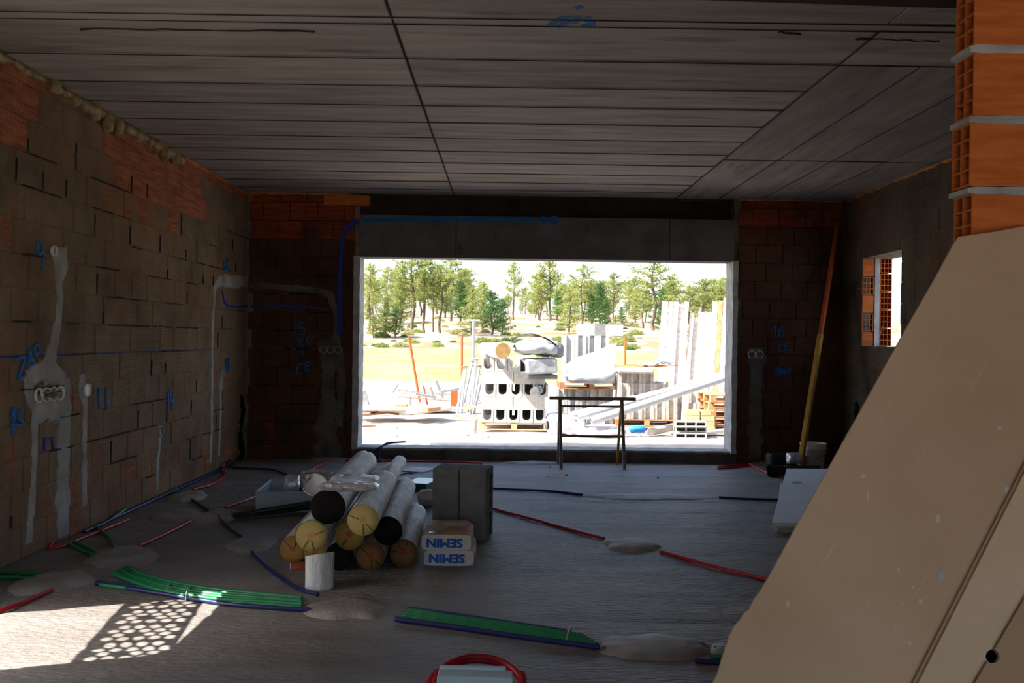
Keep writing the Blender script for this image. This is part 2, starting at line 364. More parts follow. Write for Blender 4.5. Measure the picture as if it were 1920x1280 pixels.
for j in range(len(ys)-1):
    for i in range(nx-1): gb.f.append((j*nx+i, j*nx+i+1, (j+1)*nx+i+1, (j+1)*nx+i)); gb.m.append(0); gb.sm.append(True)
def ground_mat():
    m, t, b = new_mat('site_ground', .95, .1)
    g = N(t, 'ShaderNodeNewGeometry'); sp = N(t, 'ShaderNodeSeparateXYZ'); t.links.new(g.outputs['Position'], sp.inputs[0])
    n = N(t, 'ShaderNodeTexNoise'); n.inputs['Scale'].default_value = .35; n.inputs['Detail'].default_value = 9; n.inputs['Roughness'].default_value = .65; t.links.new(g.outputs['Position'], n.inputs[0])
    n2 = N(t, 'ShaderNodeTexNoise'); n2.inputs['Scale'].default_value = 6; n2.inputs['Detail'].default_value = 8; t.links.new(g.outputs['Position'], n2.inputs[0])
    def ramp(src, a, b_, ca, cb):
        r = N(t, 'ShaderNodeValToRGB'); r.color_ramp.elements[0].position = a; r.color_ramp.elements[1].position = b_
        r.color_ramp.elements[0].color = (*ca, 1); r.color_ramp.elements[1].color = (*cb, 1); t.links.new(src, r.inputs[0]); return r.outputs[0]
    sand = ramp(n2.outputs[0], .3, .7, (.36, .315, .27), (.50, .445, .39))
    field = ramp(n.outputs[0], .38, .62, (.19, .23, .055), (.33, .33, .12))
    hill = ramp(n.outputs[0], .42, .56, (.34, .265, .21), (.17, .135, .075))
    def step(a, b_):
        ad = N(t, 'ShaderNodeMath', operation='MULTIPLY_ADD'); ad.inputs[1].default_value = 3; t.links.new(n.outputs[0], ad.inputs[0]); t.links.new(sp.outputs[1], ad.inputs[2])
        r = N(t, 'ShaderNodeMapRange'); r.inputs[1].default_value = a; r.inputs[2].default_value = b_; t.links.new(ad.outputs[0], r.inputs[0]); return r.outputs[0]
    m1 = N(t, 'ShaderNodeMix', data_type='RGBA'); t.links.new(step(25, 31), m1.inputs[0]); t.links.new(sand, m1.inputs[6]); t.links.new(field, m1.inputs[7])
    m2 = N(t, 'ShaderNodeMix', data_type='RGBA'); t.links.new(step(61, 63), m2.inputs[0]); t.links.new(m1.outputs[2], m2.inputs[6]); t.links.new(hill, m2.inputs[7])
    t.links.new(m2.outputs[2], b.inputs['Base Color'])
    bp = N(t, 'ShaderNodeBump'); bp.inputs['Strength'].default_value = .6; bp.inputs['Distance'].default_value = .03; t.links.new(n2.outputs[0], bp.inputs['Height']); t.links.new(bp.outputs[0], b.inputs['Normal'])
    return m
tag(gb.build('ground', ground_mat(), fix=False), kind='structure')

fb = MB(); x0, x1, y0, y1, st = XL-.3, XR+.34, -3.0, D+.02, .05
nx = int((x1-x0)/st)+1; ny = int((y1-y0)/st)+1
for j in range(ny+1):
    for i in range(nx+1):
        x = x0+(x1-x0)*i/nx; y = y0+(y1-y0)*j/ny
        zz = .006*noise.noise(Vector((x*.8, y*4.2, 0)))+.003*noise.noise(Vector((x*9, y*12, 2)))
        ph = (y*2.1+.25*noise.noise(Vector((x*.5, y*.5, 5)))) % 1.0
        zz += -.007*max(0, 1-abs(ph-.5)*16)
        fb.v.append((x, y, zz))
for j in range(ny):
    for i in range(nx): fb.f.append((j*(nx+1)+i, j*(nx+1)+i+1, (j+1)*(nx+1)+i+1, (j+1)*(nx+1)+i)); fb.m.append(0); fb.sm.append(True)
fb.box(((x0+x1)/2, (y0+y1)/2, -.09), (x1-x0, y1-y0, .14))
floor = tag(fb.build('floor', M['floor'], fix=False), kind='structure')

# ------------------------------------------------------------------ ceiling with its board-marked panels
cb = MB(); cb.box(((XL+XR)/2, 4.0, H+.14), (XR-XL+1.2, 14.6, .26))
cb.box(((XL+XR)/2, D+.3+.50, H+.10), (XR-XL+1.2, 1.1, .18))  # unseen roof overhang, added and lengthened for its shadow beyond the sill
ceiling = tag(cb.build('ceiling', M['dark_conc']), kind='structure')
pan = {}
def panel(x0, x1, y0, y1, mat, name='board_panel'):
    jit = R.uniform(-.004, .004)
    b = MB(); b.box((0, 0, 0), (x1-x0-.010, y1-y0-.017, .022), ch=.005)
    o = b.build(name, mat, ceiling, loc=((x0+x1)/2, (y0+y1)/2, H+.003+jit)); return o
edges = [-.4, .1, .6, 1.1, 1.6, 2.1, 2.6, 3.1, 3.6, 4.12, 4.62, 4.72, 5.30, 5.87, 6.36, 6.86, 7.38, 7.90, 8.42, 8.93, 9.44, 9.92, D]
XA, XB = -.60, 1.95
for i in range(len(edges)-1):
    a, b_ = edges[i], edges[i+1]
    if b_-a < .2:
        panel(XL, XR, a, b_, M['ceil_groove'], 'smooth_strip'); continue
    panel(XL, XA, a+R.uniform(0, .0), b_, M['ceil_x']); panel(XA, XB, a, b_, M['ceil_x'])
    if a < 5.2: panel(XB, XR, a, b_, M['ceil_x'])
for (a, b_) in ((5.30, 8.1), (8.1, D)):
    for k in range(4):
        xw = (XR-XB)/4; panel(XB+k*xw, XB+(k+1)*xw, a, b_, M['ceil_y'])
def seam(x0, y0, x1, y1, wd):
    m = MB(); n = 24; L = math.hypot(x1-x0, y1-y0); tx, ty = (x1-x0)/L, (y1-y0)/L; vs = []
    for i in range(n+1):
        t = i/n; x, y = x0+(x1-x0)*t, y0+(y1-y0)*t; h = wd*.62*(.45+.7*abs(noise.noise(Vector((x*2.3, y*2.3, 1))))+.5*max(0, noise.noise(Vector((x*.9, y*.9, 6)))))
        for (a, z_) in ((-h, .003), (-h*.6, -.0015), (h*.6, -.0015), (h, .003)): vs.append((x-ty*a, y+tx*a, H-.0125+z_))
    m.add(vs, [(i*4+k, i*4+k+1, i*4+k+5, i*4+k+4) for i in range(n) for k in range(3)]); m.build('board_seam', M['dark_conc'], ceiling)
for i, yy in enumerate(edges[6:-1]):
    seam(XL, yy, XA, yy, .006 if i % 2 else .009); seam(XA, yy, XB if yy > 5.4 else XR, yy, .009)
seam(XA, 2, XA, D, .010); seam(XB, 4.7, XB, D, .008); seam(XB, 8.1, XR, 8.1, .009)
for k in (1, 2, 3): seam(XB+k*(XR-XB)/4, 5.3, XB+k*(XR-XB)/4, D, .004)
for (p, q) in (((150, 55), (590, 59)), ((1460, 60), (1500, 66)), ((1605, 73), (1760, 78))):   # dark resin streaks in the joints
    a, b_ = [(_r(*c), c) for c in (p, q)]
    A = a[0]*((H-.012-CH)/a[0].z)+Vector((0, 0, CH)); B = b_[0]*((H-.012-CH)/b_[0].z)+Vector((0, 0, CH))
    m = MB(); m.tube([A+(B-A)*k/14+Vector((0, R.uniform(-.012, .012), .002)) for k in range(15)], [.003+.004*R.random() for k in range(15)], 6)
    m.build('joint_streak', M['dark_conc'], ceiling)

# ------------------------------------------------------------------ bricks
def brick_mesh(L, Hh, T, name):
    b = MB(); b.box((0, 0, 0), (L, T, Hh), ch=.006); me = b.mesh(name); return me
BR = {}
def brick_face(kind, L, mat):
    k = (kind, round(L, 2))
    if k not in BR:
        me = brick_mesh(round(L, 2)-.006, .2055, .10, 'brick'); me.materials.append(mat); BR[k] = me
    return BR[k]
def coat_left(y, z):
    if z > 2.84: c = .30 if (y > 6.9 or y < 5.9) else .56
    elif z > 2.62: c = .36 if (6.8 < y < 8.9 or y < 5.6) else .66
    elif z > 2.40: c = .50 if 6.8 < y < 8.3 else .74
    elif z > 2.1: c = .66 if 6.9 < y < 7.8 else .74
    else: c = .72
    if z < 1.1: c -= .08
    if z < .5: c -= .05
    if y > 9.6 and z < 2.4: c -= .08
    if y < 5.60 and 1.9 < z < 2.7: c -= .16
    return c
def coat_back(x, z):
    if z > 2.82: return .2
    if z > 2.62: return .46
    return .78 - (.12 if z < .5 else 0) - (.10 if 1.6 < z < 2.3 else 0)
def coat_right(y, z): return .85
def brick_run(kind, wall, mat, place, u0, u1, z0, z1, coat, skip=None, zbase=0.0, clip=None):
    row = 0; z = zbase; cnt = 0
    while z < z1-.02:
        zt = min(z+.210, z1)
        u = u0 - (.155 if row % 2 else 0) + (row*.037 % .06)
        while u < u1-.03:
            a = max(u, u0); b_ = min(u+.31, u1)
            if b_-a > .05 and zt > z0 and not (skip and skip(a, b_, z, zt)):
                pieces = [(a, b_, z, zt)]
                if clip:
                    cy0, cy1, cz0, cz1 = clip
                    if b_ > cy0 and a < cy1 and zt > cz0 and z < cz1:
                        pieces = []
                        if a < cy0: pieces.append((a, cy0, z, zt))
                        if b_ > cy1: pieces.append((cy1, b_, z, zt))
                        ma, mb2 = max(a, cy0), min(b_, cy1)
                        if z < cz0: pieces.append((ma, mb2, z, cz0))
                        if zt > cz1: pieces.append((ma, mb2, cz1, zt))
                for (a_, b2, z_a, z_b) in pieces:
                  if b2-a_ < .03 or z_b-z_a < .03: continue
                  L = b2-a_; me = brick_face(kind, L, mat)
                  o = bpy.data.objects.new('brick', me); COL.objects.link(o); o.parent = wall
                  o.location = place((a_+b2)/2, (z_a+z_b)/2, R.uniform(-.0035, .0035))
                  if kind in ('L', 'R'): o.rotation_euler = (R.uniform(-.004, .004), 0, PI/2)
                  else: o.rotation_euler = (0, R.uniform(-.004, .004), 0)
                  o.scale = (L/round(L, 2), 1, (z_b-z_a)/.21)
                  c = coat((a+b_)/2, (z+zt)/2)+R.uniform(-.05, .05)
                  o.color = (c, c, c, 1); cnt += 1
            u += .31
        z += .210; row += 1
    return cnt
# left wall: core, off-frame stretch round the side opening
OY0, OY1, OZ1 = 3.35, 4.35, 2.20
lb = MB(); T = .30
lb.box((XL-.10-.10, (OY1+D+.3)/2, H/2), (.20-.01, D+.3-OY1, H)); lb.box((XL-.06, (OY1+D+.0)/2, H/2), (.105, D-OY1, H-.01))
lb.box((XL-.15, (-3+OY0)/2, H/2), (T, OY0+3, H)); lb.box((XL-.15, (OY0+OY1)/2, (OZ1+H)/2), (T, OY1-OY0, H-OZ1))
lb.box((XL+.0-.10, D+.17, H/2-.05), (.4, .28, H+.1))
wall_left = tag(lb.build('wall_left', M['mortar_joint']), kind='structure')
nL = brick_run('L', wall_left, M['brick'], lambda u, z, j: (XL-.05+j, u, z), OY1, D, 0, H-.012, coat_left)
s_ = MB()                                                        # bricks of the stretch beside the camera, outside the frame
for r_ in range(15):
    u = -2.9-(.155 if r_ % 2 else 0)
    while u < OY0-.3:
        s_.box((XL+.0, u+.155, r_*.21+.105), (.012, .30, .20)); u += .31
so_ = tag(s_.build('brick', M['brick'], wall_left), kind='stuff'); so_.color = (.5, .5, .5, 1)

# back wall: two brick piers, lintel beam, sill, recess above the beam
bb = MB()
bb.box(((XL+WX0)/2, D+.16, H/2-.06), (WX0-XL-.004, .28, H+.11)); bb.box(((XR+WX1)/2, D+.16, H/2-.06), (XR-WX1-.004, .28, H+.11))
wall_back = tag(bb.build('wall_back', M['mortar_joint']), kind='structure')
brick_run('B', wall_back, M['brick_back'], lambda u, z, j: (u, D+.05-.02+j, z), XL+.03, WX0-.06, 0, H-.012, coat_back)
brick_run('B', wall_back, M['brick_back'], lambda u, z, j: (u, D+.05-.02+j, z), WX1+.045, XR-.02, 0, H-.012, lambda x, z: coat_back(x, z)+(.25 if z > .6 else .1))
o = MB().box((0, 0, 0), (.52, .14, .115), ch=.006).build('brick', M['clay'], wall_back, loc=(WX0-.15, D+.01, H-.085))
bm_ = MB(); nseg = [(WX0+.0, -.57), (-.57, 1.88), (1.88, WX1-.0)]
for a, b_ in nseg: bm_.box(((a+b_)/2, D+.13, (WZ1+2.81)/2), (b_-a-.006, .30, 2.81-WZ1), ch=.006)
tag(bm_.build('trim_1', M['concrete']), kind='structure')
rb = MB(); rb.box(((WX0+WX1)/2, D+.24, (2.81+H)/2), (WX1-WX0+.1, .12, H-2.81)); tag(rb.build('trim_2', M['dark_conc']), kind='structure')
# rough rendered jambs and sill
def rough_slab(name, c, d, mat, amp=.008, seg=.05):
    bm = bmesh.new(); bmesh.ops.create_cube(bm, size=1); bmesh.ops.scale(bm, verts=bm.verts, vec=d)
    for ax in range(3):
        n = int(d[ax]/seg)
        if n > 1:
            for k in range(1, n):
                co = [0, 0, 0]; co[ax] = -d[ax]/2+d[ax]*k/n; no = [0, 0, 0]; no[ax] = 1
                bmesh.ops.bisect_plane(bm, geom=bm.verts[:]+bm.edges[:]+bm.faces[:], plane_co=co, plane_no=no)
    for v in bm.verts:
        q = v.co*9+Vector(c)*3; v.co += Vector((noise.noise(q), noise.noise(q+Vector((9, 0, 0))), noise.noise(q+Vector((0, 9, 0)))))*amp
    me = bpy.data.meshes.new(name); bm.to_mesh(me); bm.free(); me.materials.append(mat)
    o = link(name, me); o.location = c; return tag(o, kind='structure')
rough_slab('trim_3', (WX0-.03, D+.15, (WZ0+WZ1)/2), (.075, .33, WZ1-WZ0+.02), M['jamb'])
rough_slab('trim_4', (WX1+.02, D+.15, (WZ0+WZ1)/2), (.06, .33, WZ1-WZ0+.02), M['jamb'])
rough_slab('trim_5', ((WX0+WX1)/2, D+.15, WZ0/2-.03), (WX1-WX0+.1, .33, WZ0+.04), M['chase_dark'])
rough_slab('trim_8', ((WX0+WX1)/2, D+.17, WZ0-.006), (WX1-WX0+.04, .31, .03), M['mortar'], .005)

# right wall: double leaf with a small window hole
JY0, JY1, JZ0, JZ1 = 8.86, 9.83, 1.375, 2.335
rw = MB()
def rbox(y0, y1, z0, z1):
    rw.box((XR+.075, (y0+y1)/2, (z0+z1)/2), (.13, y1-y0, z1-z0)); rw.box((XR+.17, (y0+y1)/2, (z0+z1)/2), (.06, y1-y0, z1-z0))
    rw.box((XR+.27, (y0+y1)/2, (z0+z1)/2), (.14, y1-y0, z1-z0))
rbox(-3, JY0, 0, H); rbox(JY1+.13, D+.3, 0, H); rbox(JY0, JY1+.13, 0, JZ0); rbox(JY0, JY1+.13, JZ1, H)
rw.box((XR+.17, JY1+.06, (JZ0+JZ1)/2), (.055, .13, JZ1-JZ0), mi=1)
wall_right = tag(rw.build('wall_right', [M['mortar_joint'], M['jamb']]), kind='structure')
def skip_win(a, b_, z0, z1): return b_ > JY0+.04 and a < JY1-.04 and z1 > JZ0+.05 and z0 < JZ1-.05
brick_run('R', wall_right, M['brick_right'], lambda u, z, j: (XR+.05-j, u, z), 6.2, D, 0, H-.012, coat_right, None, -.09, (JY0, JY1, JZ0, JZ1))

def hollow_brick(L, Hh, T, ny, nz, depth, w=.008):
    """hollow clay brick; cells open on the -X end. L along X, T along Y, Hh along Z, centred"""
    b = MB(); xs0 = -L/2
    b.add([(-L/2, -T/2, -Hh/2), (-L/2, T/2, -Hh/2), (-L/2, T/2, Hh/2), (-L/2, -T/2, Hh/2), (L/2, -T/2, -Hh/2), (L/2, T/2, -Hh/2), (L/2, T/2, Hh/2), (L/2, -T/2, Hh/2)],
          [(0, 1, 5, 4), (1, 2, 6, 5), (2, 3, 7, 6), (3, 0, 4, 7), (4, 5, 6, 7)])
    cy = (T-w*(ny+1))/ny; cz = (Hh-w*(nz+1))/nz
    Y = [-T/2]; Z = [-Hh/2]
    for i in range(ny): Y += [Y[-1]+w]; Y += [Y[-1]+cy]
    Y.append(T/2)
    for i in range(nz): Z += [Z[-1]+w]; Z += [Z[-1]+cz]
    Z.append(Hh/2)
    for i in range(len(Y)-1):
        for j in range(len(Z)-1):
            q = [(xs0, Y[i], Z[j]), (xs0, Y[i+1], Z[j]), (xs0, Y[i+1], Z[j+1]), (xs0, Y[i], Z[j+1])]
            if i % 2 and j % 2:
                r = [(x+depth, y, z) for x, y, z in q]
                b.add(q+r, [(0, 1, 5, 4), (1, 2, 6, 5), (2, 3, 7, 6), (3, 0, 4, 7), (4, 5, 6, 7)])
            else: b.add(q, [(0, 1, 2, 3)])
    return b
jm = hollow_brick(.13, .19, .125, 3, 3, .10, .007).mesh('brick', fix=False); jm.materials.append(M['clay'])
jp = MB().box((0, 0, 0), (.13, .125, .19), ch=.005).mesh('brick'); jp.materials.append(M['clay'])
for col_, xx in enumerate((XR+.07, XR+.268)):
    for k in range(5):
        zc_ = JZ1-.10-k*.2 if col_ == 0 else JZ1-.06-k*.2
        hh = 1.0
        if zc_-.095 < JZ0: hh = (zc_+.095-JZ0)/.19; zc_ = (zc_+.095+JZ0)/2
        if zc_+.095*hh > JZ1: hh2 = (JZ1-(zc_-.095))/.19; zc_ = (JZ1+zc_-.095)/2; hh = hh2
        if hh < .2: continue
        o = bpy.data.objects.new('brick', jp if (col_ == 0 and k % 2 == 0) else jm); COL.objects.link(o); o.parent = wall_right
        o.location = (xx, JY1+.065, zc_); o.rotation_euler = (0, 0, PI/2); o.scale = (1, 1, hh)

# the brick stub wall in the right foreground: each brick hollow at its end
sw = MB(); SX, SY = 1.385, 2.675
wall_stub = tag(MB().box((SX+.34+1.4, SY+.055, 1.3), (2.8, .094, 2.6)).build('wall_front', M['mortar']), kind='structure')
hb = hollow_brick(.30, .196, .11, 2, 4, .16, .007).mesh('brick', fix=False); hb.materials.append(M['clay'])
hm = hollow_brick(.285, .196, .11, 2, 4, .16, .007).mesh('brick', fix=False); hm.materials.append(M['clay'])
zr = 1.40+(647-(222-633*0))/633*1.0
# courses whose joints are seen at y = 92, 222, 357 in the photo
z_joint = [P(1830, q, SY).z for q in (92, 222, 357)]
pitch = (z_joint[0]-z_joint[2])/2
z = z_joint[0]; zz_ = []
while z < 2.75: zz_.append(z); z += pitch
z = z_joint[0]-pitch
while z > -.2: zz_.append(z); z -= pitch
for k, zb in enumerate(sorted(zz_)):
    zc_ = zb+pitch/2; u = SX+R.uniform(-.006, .006)
    Ls = [.30]*9 if k % 2 else [.155]+[.30]*9
    idx = round((zb-z_joint[0])/pitch)
    Ls = ([.285] if idx in (-2, 0, 2) else [.30])+[.30]*3
    if zc_-pitch/2 < 0: continue
    for i, L in enumerate(Ls):
        if u > 2.9: break
        off = .155 if (idx % 2 and i == 0) else 0
        if i == 0 and idx in (-1, 1, 3, -3, -5): L = .30
        if i == 0 and idx in (-2, -4): L = .235
        o = bpy.data.objects.new('brick', hb); COL.objects.link(o); o.parent = wall_stub
        o.location = (u+L/2, SY+.055+R.uniform(-.002, .002), zc_+.003); o.scale = (L/.30, 1, (pitch-.022)/.196); u += L+.014
    m = MB(); n = 14   # squeezed mortar bed, proud of the bricks
    L0 = SX-.012
    vs = []
    prof = lambda x: .0125+.004*noise.noise(Vector((x*14, zb*9, 0)))
    for i in range(61):
        x = L0+1.5*i/60; h = prof(x)*(1 if i else .6); dy = .004+.004*noise.noise(Vector((x*11, zb*7, 4)))
        zc2 = zb+.003*noise.noise(Vector((x*6, zb*3, 8)))
        vs += [(x, SY-dy, zc2-h), (x, SY-dy-.003, zc2), (x, SY-dy, zc2+h), (x, SY+.113, zc2+h), (x, SY+.113, zc2-h)]
    fs = [(i*5+k, i*5+(k+1) % 5, (i+1)*5+(k+1) % 5, (i+1)*5+k) for i in range(60) for k in range(5)]+[(0, 1, 2, 3, 4)]
    m.add(vs, fs); m.build('mortar_bed', M['mortar'], wall_stub)
# dark beam over the opening in that wall line
A = P(1130, -2, SY+.28); B = P(1790, 20, SY+.28); tl = math.atan2(A.z-B.z, B.x-A.x)
bc = A.lerp(B, .6); bh_ = .9
tag(MB().box(bc+Vector((.4, -.08, bh_/2)), (4.2, .16, bh_), Matrix.Rotation(tl, 3, 'Y')).build('trim_6', M['dark_conc']), kind='structure')

# wall behind the camera, mostly open
wb = MB(); wb.box((-2.4, -3, H/2), (1.2, .2, H)); wb.box((3.5, -3, H/2), (1.0, .2, H)); wb.box((.6, -3, H-.25), (6.9, .2, .5))
tag(wb.build('wall_rear', M['mortar_joint']), kind='structure')

# ------------------------------------------------------------------ mortar chases, foam, paint on the walls
def strip_on(fnmap, pts, widths, height=.008, wob=.25, seg=.03, taper=True):
    """raised ribbon along plane points (u,z); fnmap(u,z,h)->world"""
    out = []; P2 = [Vector((p[0], p[1])) for p in pts]; W = widths if isinstance(widths, (list, tuple)) else [widths]*len(pts)
    sm = []
    for i in range(len(P2)-1):
        L = (P2[i+1]-P2[i]).length; n = max(1, int(L/seg))
        for k in range(n): t = k/n; sm.append((P2[i].lerp(P2[i+1], t), W[i]*(1-t)+W[i+1]*t))
    sm.append((P2[-1], W[-1])); b = MB(); vs = []; n = len(sm)
    for i, (p, wd) in enumerate(sm):
        a = sm[max(i-1, 0)][0]; c = sm[min(i+1, n-1)][0]; t = (c-a).normalized() if (c-a).length > 1e-6 else Vector((1, 0)); nn = Vector((-t.y, t.x))
        s0 = p.x*17+p.y*13
        wl = wd/2*(1+wob*noise.noise(Vector((p.x*12, p.y*12, 1)))*1.6+wob*.6*noise.noise(Vector((p.x*40, p.y*40, 1))))
        wr = wd/2*(1+wob*noise.noise(Vector((p.x*12, p.y*12, 7)))*1.6+wob*.6*noise.noise(Vector((p.x*40, p.y*40, 7))))
        h = height*(1+.3*noise.noise(Vector((p.x*20, p.y*20, 3))))
        for (q, hh) in ((p-nn*wl, 0), (p-nn*wl*.8, h), (p, h*1.15), (p+nn*wr*.8, h), (p+nn*wr, 0)):
            vs.append(fnmap(q.x, q.y, hh))
    fs = [(i*5+k, i*5+k+1, (i+1)*5+k+1, (i+1)*5+k) for i in range(n-1) for k in range(4)]
    fs += [tuple(range(4, -1, -1)), tuple((n-1)*5+k for k in range(5))]
    return b.add(vs, fs, 0, False)
lmap = lambda u, z, h: Vector((XL-.004+h, u, z))
bmap = lambda u, z, h: Vector((u, D-.016-h, z))
rmap = lambda u, z, h: Vector((XR+.004-h, u, z))
beam = lambda u, z, h: Vector((u, D-.0195-h, z))
def LP(pts): return [(LW(*p).y, LW(*p).z) for p in pts]
def BP(pts): return [(P(p[0], p[1], D).x, P(p[0], p[1], D).z) for p in pts]
def chase(side, px, wd, mat='chase', h=.008, name='mortar_chase', wob=.3):
    if side == 'L': strip_on(lmap, LP(px), wd, h, wob).build(name, M[mat], wall_left)
    else: strip_on(bmap, BP(px), wd, h, wob).build(name, M[mat], wall_back)
def pw(pxw, Y): return pxw*Y/FPX
# left wall chases; widths in metres along the wall
chase('L', [(112, 463), (113, 500), (110, 530)], [.20, .22, .10])
chase('L', [(110, 525), (113, 560), (108, 610), (98, 660)], [.09, .09, .10, .12])
chase('L', [(98, 650), (92, 690), (78, 705)], [.13, .22, .30])
chase('L', [(50, 700), (57, 745), (80, 775)], [.12, .12, .14])
chase('L', [(50, 708), (85, 692), (122, 712)], [.10, .16, .12], h=.012)
chase('L', [(60, 770), (110, 768)], [.16, .18], h=.014)
chase('L', [(122, 710), (122, 770), (118, 880), (118, 1005)], [.12, .16, .20, .19], h=.011)
chase('L', [(66, 775), (65, 850), (60, 930), (54, 1018)], [.075, .07, .085, .08])
chase('L', [(152, 702), (155, 725), (160, 760), (158, 850), (158, 948)], [.09, .14, .075, .075, .09])
chase('L', [(298, 798), (299, 830), (295, 870), (294, 918)], [.07, .07, .06, .05])
chase('L', [(470, 527), (435, 528), (412, 526), (402, 540), (397, 620), (397, 720), (396, 800), (393, 868)], [.14, .15, .13, .08, .075, .08, .08, .08], h=.012)
chase('L', [(418, 690), (414, 720), (413, 790), (410, 855)], [.05, .10, .06, .06])
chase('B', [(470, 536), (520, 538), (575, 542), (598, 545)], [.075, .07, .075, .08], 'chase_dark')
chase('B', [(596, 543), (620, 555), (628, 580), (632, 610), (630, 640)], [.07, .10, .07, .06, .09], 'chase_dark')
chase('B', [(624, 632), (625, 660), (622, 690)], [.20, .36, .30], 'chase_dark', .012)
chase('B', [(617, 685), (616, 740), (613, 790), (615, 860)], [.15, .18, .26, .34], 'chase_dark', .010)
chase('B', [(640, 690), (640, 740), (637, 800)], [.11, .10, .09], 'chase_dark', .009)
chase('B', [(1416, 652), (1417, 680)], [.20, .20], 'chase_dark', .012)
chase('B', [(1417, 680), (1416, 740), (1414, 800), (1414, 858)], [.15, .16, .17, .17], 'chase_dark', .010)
# broken black pockets near the corners
strip_on(lmap, LP([(452, 740), (456, 770), (450, 810), (455, 858)]), [.10, .16, .14, .30], .010, .7).build('broken_pocket', M['void'], wall_left)
strip_on(rmap, [(9.95, .75), (9.9, .62), (9.98, .5)], [.10, .16, .10], .010, .9).build('broken_pocket', M['void'], wall_right)
ck = MB(); Rk = random.Random(5)
for k in range(95):
    row = Rk.randint(1, 12); zc2 = row*.21; u = Rk.uniform(5.4, 10.1)
    if Rk.random() < .45:
        off = -(.155 if row % 2 else 0)+(row*.037 % .06); u = OY1+off+.31*round((u-OY1-off)/.31); q_ = strip_on(lmap, [(u, zc2+.01), (u+.004, zc2+Rk.uniform(.08, .2))], Rk.uniform(.004, .008), .0105, .8, .02)
    else: q_ = strip_on(lmap, [(u, zc2), (u+Rk.uniform(.1, .55), zc2+Rk.uniform(-.004, .004))], Rk.uniform(.005, .011), .0115, .8, .02)
    ck.add(q_.v, q_.f)
tag(ck.build('joint_crack', M['dark_conc'], wall_left), kind='stuff')
ck = MB()
for k in range(22):
    row = Rk.randint(1, 9); u = Rk.uniform(XL+.1, XL+.8); q_ = strip_on(bmap, [(u, row*.21), (u+Rk.uniform(.1, .4), row*.21)], .010, .004, .8, .02); ck.add(q_.v, q_.f)
tag(ck.build('joint_crack', M['void'], wall_back), kind='stuff')
# foam at the top of the walls
def foam(fnmap, u0, u1, z, r, mat, parent, lump=.7, n=None):
    n = n or int(abs(u1-u0)/.035); pts = []; rs = []
    for i in range(n+1):
        u = u0+(u1-u0)*i/n; k = noise.noise(Vector((u*6, z, 3)))+.6*noise.noise(Vector((u*17, z, 9)))
        rr = max(.006, r*(1+lump*k*1.5)); rs.append(rr); pts.append(fnmap(u, z-rr*.7, .001))
    MB().tube(pts, rs, 8).build('foam_bead', mat, parent)
foam(lmap, 4.4, 6.05, H-.01, .030, M['foam'], wall_left)
foam(lmap, 6.05, 8.25, H-.01, .040, M['foam'], wall_left, 1.1)
foam(lmap, 8.25, D-.03, H-.005, .018, M['foam_o'], wall_left, .6)
for (x, y_, hl) in ((170, 215, .12), (195, 235, .14), (215, 245, .11), (303, 290, .15), (322, 300, .13), (94, 168, .08)):   # drips
    q = LW(x, y_-8); MB().tube([lmap(q.y, q.z+.08, .01), lmap(q.y+.01, q.z+.02, .03), lmap(q.y, q.z-.02-hl*.3, .03), lmap(q.y, q.z-hl*.6, .012)], [.035, .045, .038, .008], 9).build('foam_drip', M['foam'], wall_left)
foam(bmap, XL+.03, WX0-.1, H-.002, .014, M['foam_o'], wall_back, .5)
foam(bmap, WX1+.05, XR-.05, H-.002, .012, M['foam_o'], wall_back, .5)
foam(rmap, 7.3, D-.05, H-.002, .016, M['foam_o'], wall_right, .8)

# painted marks: strokes given in photo pixels, laid on the real wall plane
def strokes(side, lst, wd, mat='blue_paint', name='painted_mark', hgt=None):
    b = MB()
    for s in lst:
        if side == 'L': q = strip_on(lmap, LP(s), wd*.72, .0125, .25, .02)
        elif side == 'B': q = strip_on(bmap, BP(s), wd, .010, .25, .02)
        elif side == 'beam': q = strip_on(beam, BP(s), wd, .003, .25, .03)
        else:
            pp = []
            for p in s: d = _r(*p); t = (H-CH)/d.z; pp.append((d.x*t, d.y*t))
            q = strip_on(lambda u, v, h: Vector((u, v, H-.0085-h)), pp, wd, .002, .3, .03)
        b.add(q.v, q.f)
    par = {'L': wall_left, 'B': wall_back, 'C': ceiling, 'beam': None}[side]
    o = b.build(name, M[mat], par)
    return o
strokes('L', [[(79, 462), (74, 453), (67, 456), (66, 468), (72, 477), (79, 472), (79, 462), (80, 480), (79, 506)]], .035)                       # 9
strokes('L', [[(27, 674), (47, 667), (38, 690), (33, 710), (46, 703)], [(52, 690), (54, 656), (62, 685)], [(50, 675), (60, 676)], [(66, 668), (63, 650), (70, 645), (73, 655), (65, 668)]], .03)      # ZAP
strokes('L', [[(27, 765), (20, 780), (25, 765), (24, 788), (23, 815)], [(43, 768), (36, 770), (34, 785), (45, 795), (20, 798)]], .035)          # 10
strokes('L', [[(184, 727), (184, 745), (186, 766)], [(183, 735), (187, 728)], [(199, 725), (198, 745), (199, 768)]], .028)                      # 11
strokes('L', [[(312, 742), (315, 735), (314, 765)], [(319, 733), (318, 750), (322, 752)], [(323, 735), (322, 768)], [(316, 750), (324, 752)]], .045)     # 14
strokes('L', [[(419, 490), (420, 506)], [(423, 488), (426, 494), (422, 506), (427, 505)]], .05)                                                # 12
strokes('L', [[(423, 672), (424, 694)], [(427, 672), (430, 680), (426, 683), (431, 688), (426, 696)]], .045)                                    # 13
strokes('L', [[(82, 820), (82, 845)], [(84, 822), (98, 820)], [(96, 824), (99, 842)]], .018, 'navy_paint')
strokes('L', [[(416, 545), (420, 566), (428, 574), (450, 575), (466, 574)]], .035, 'navy_paint', 'painted_line')
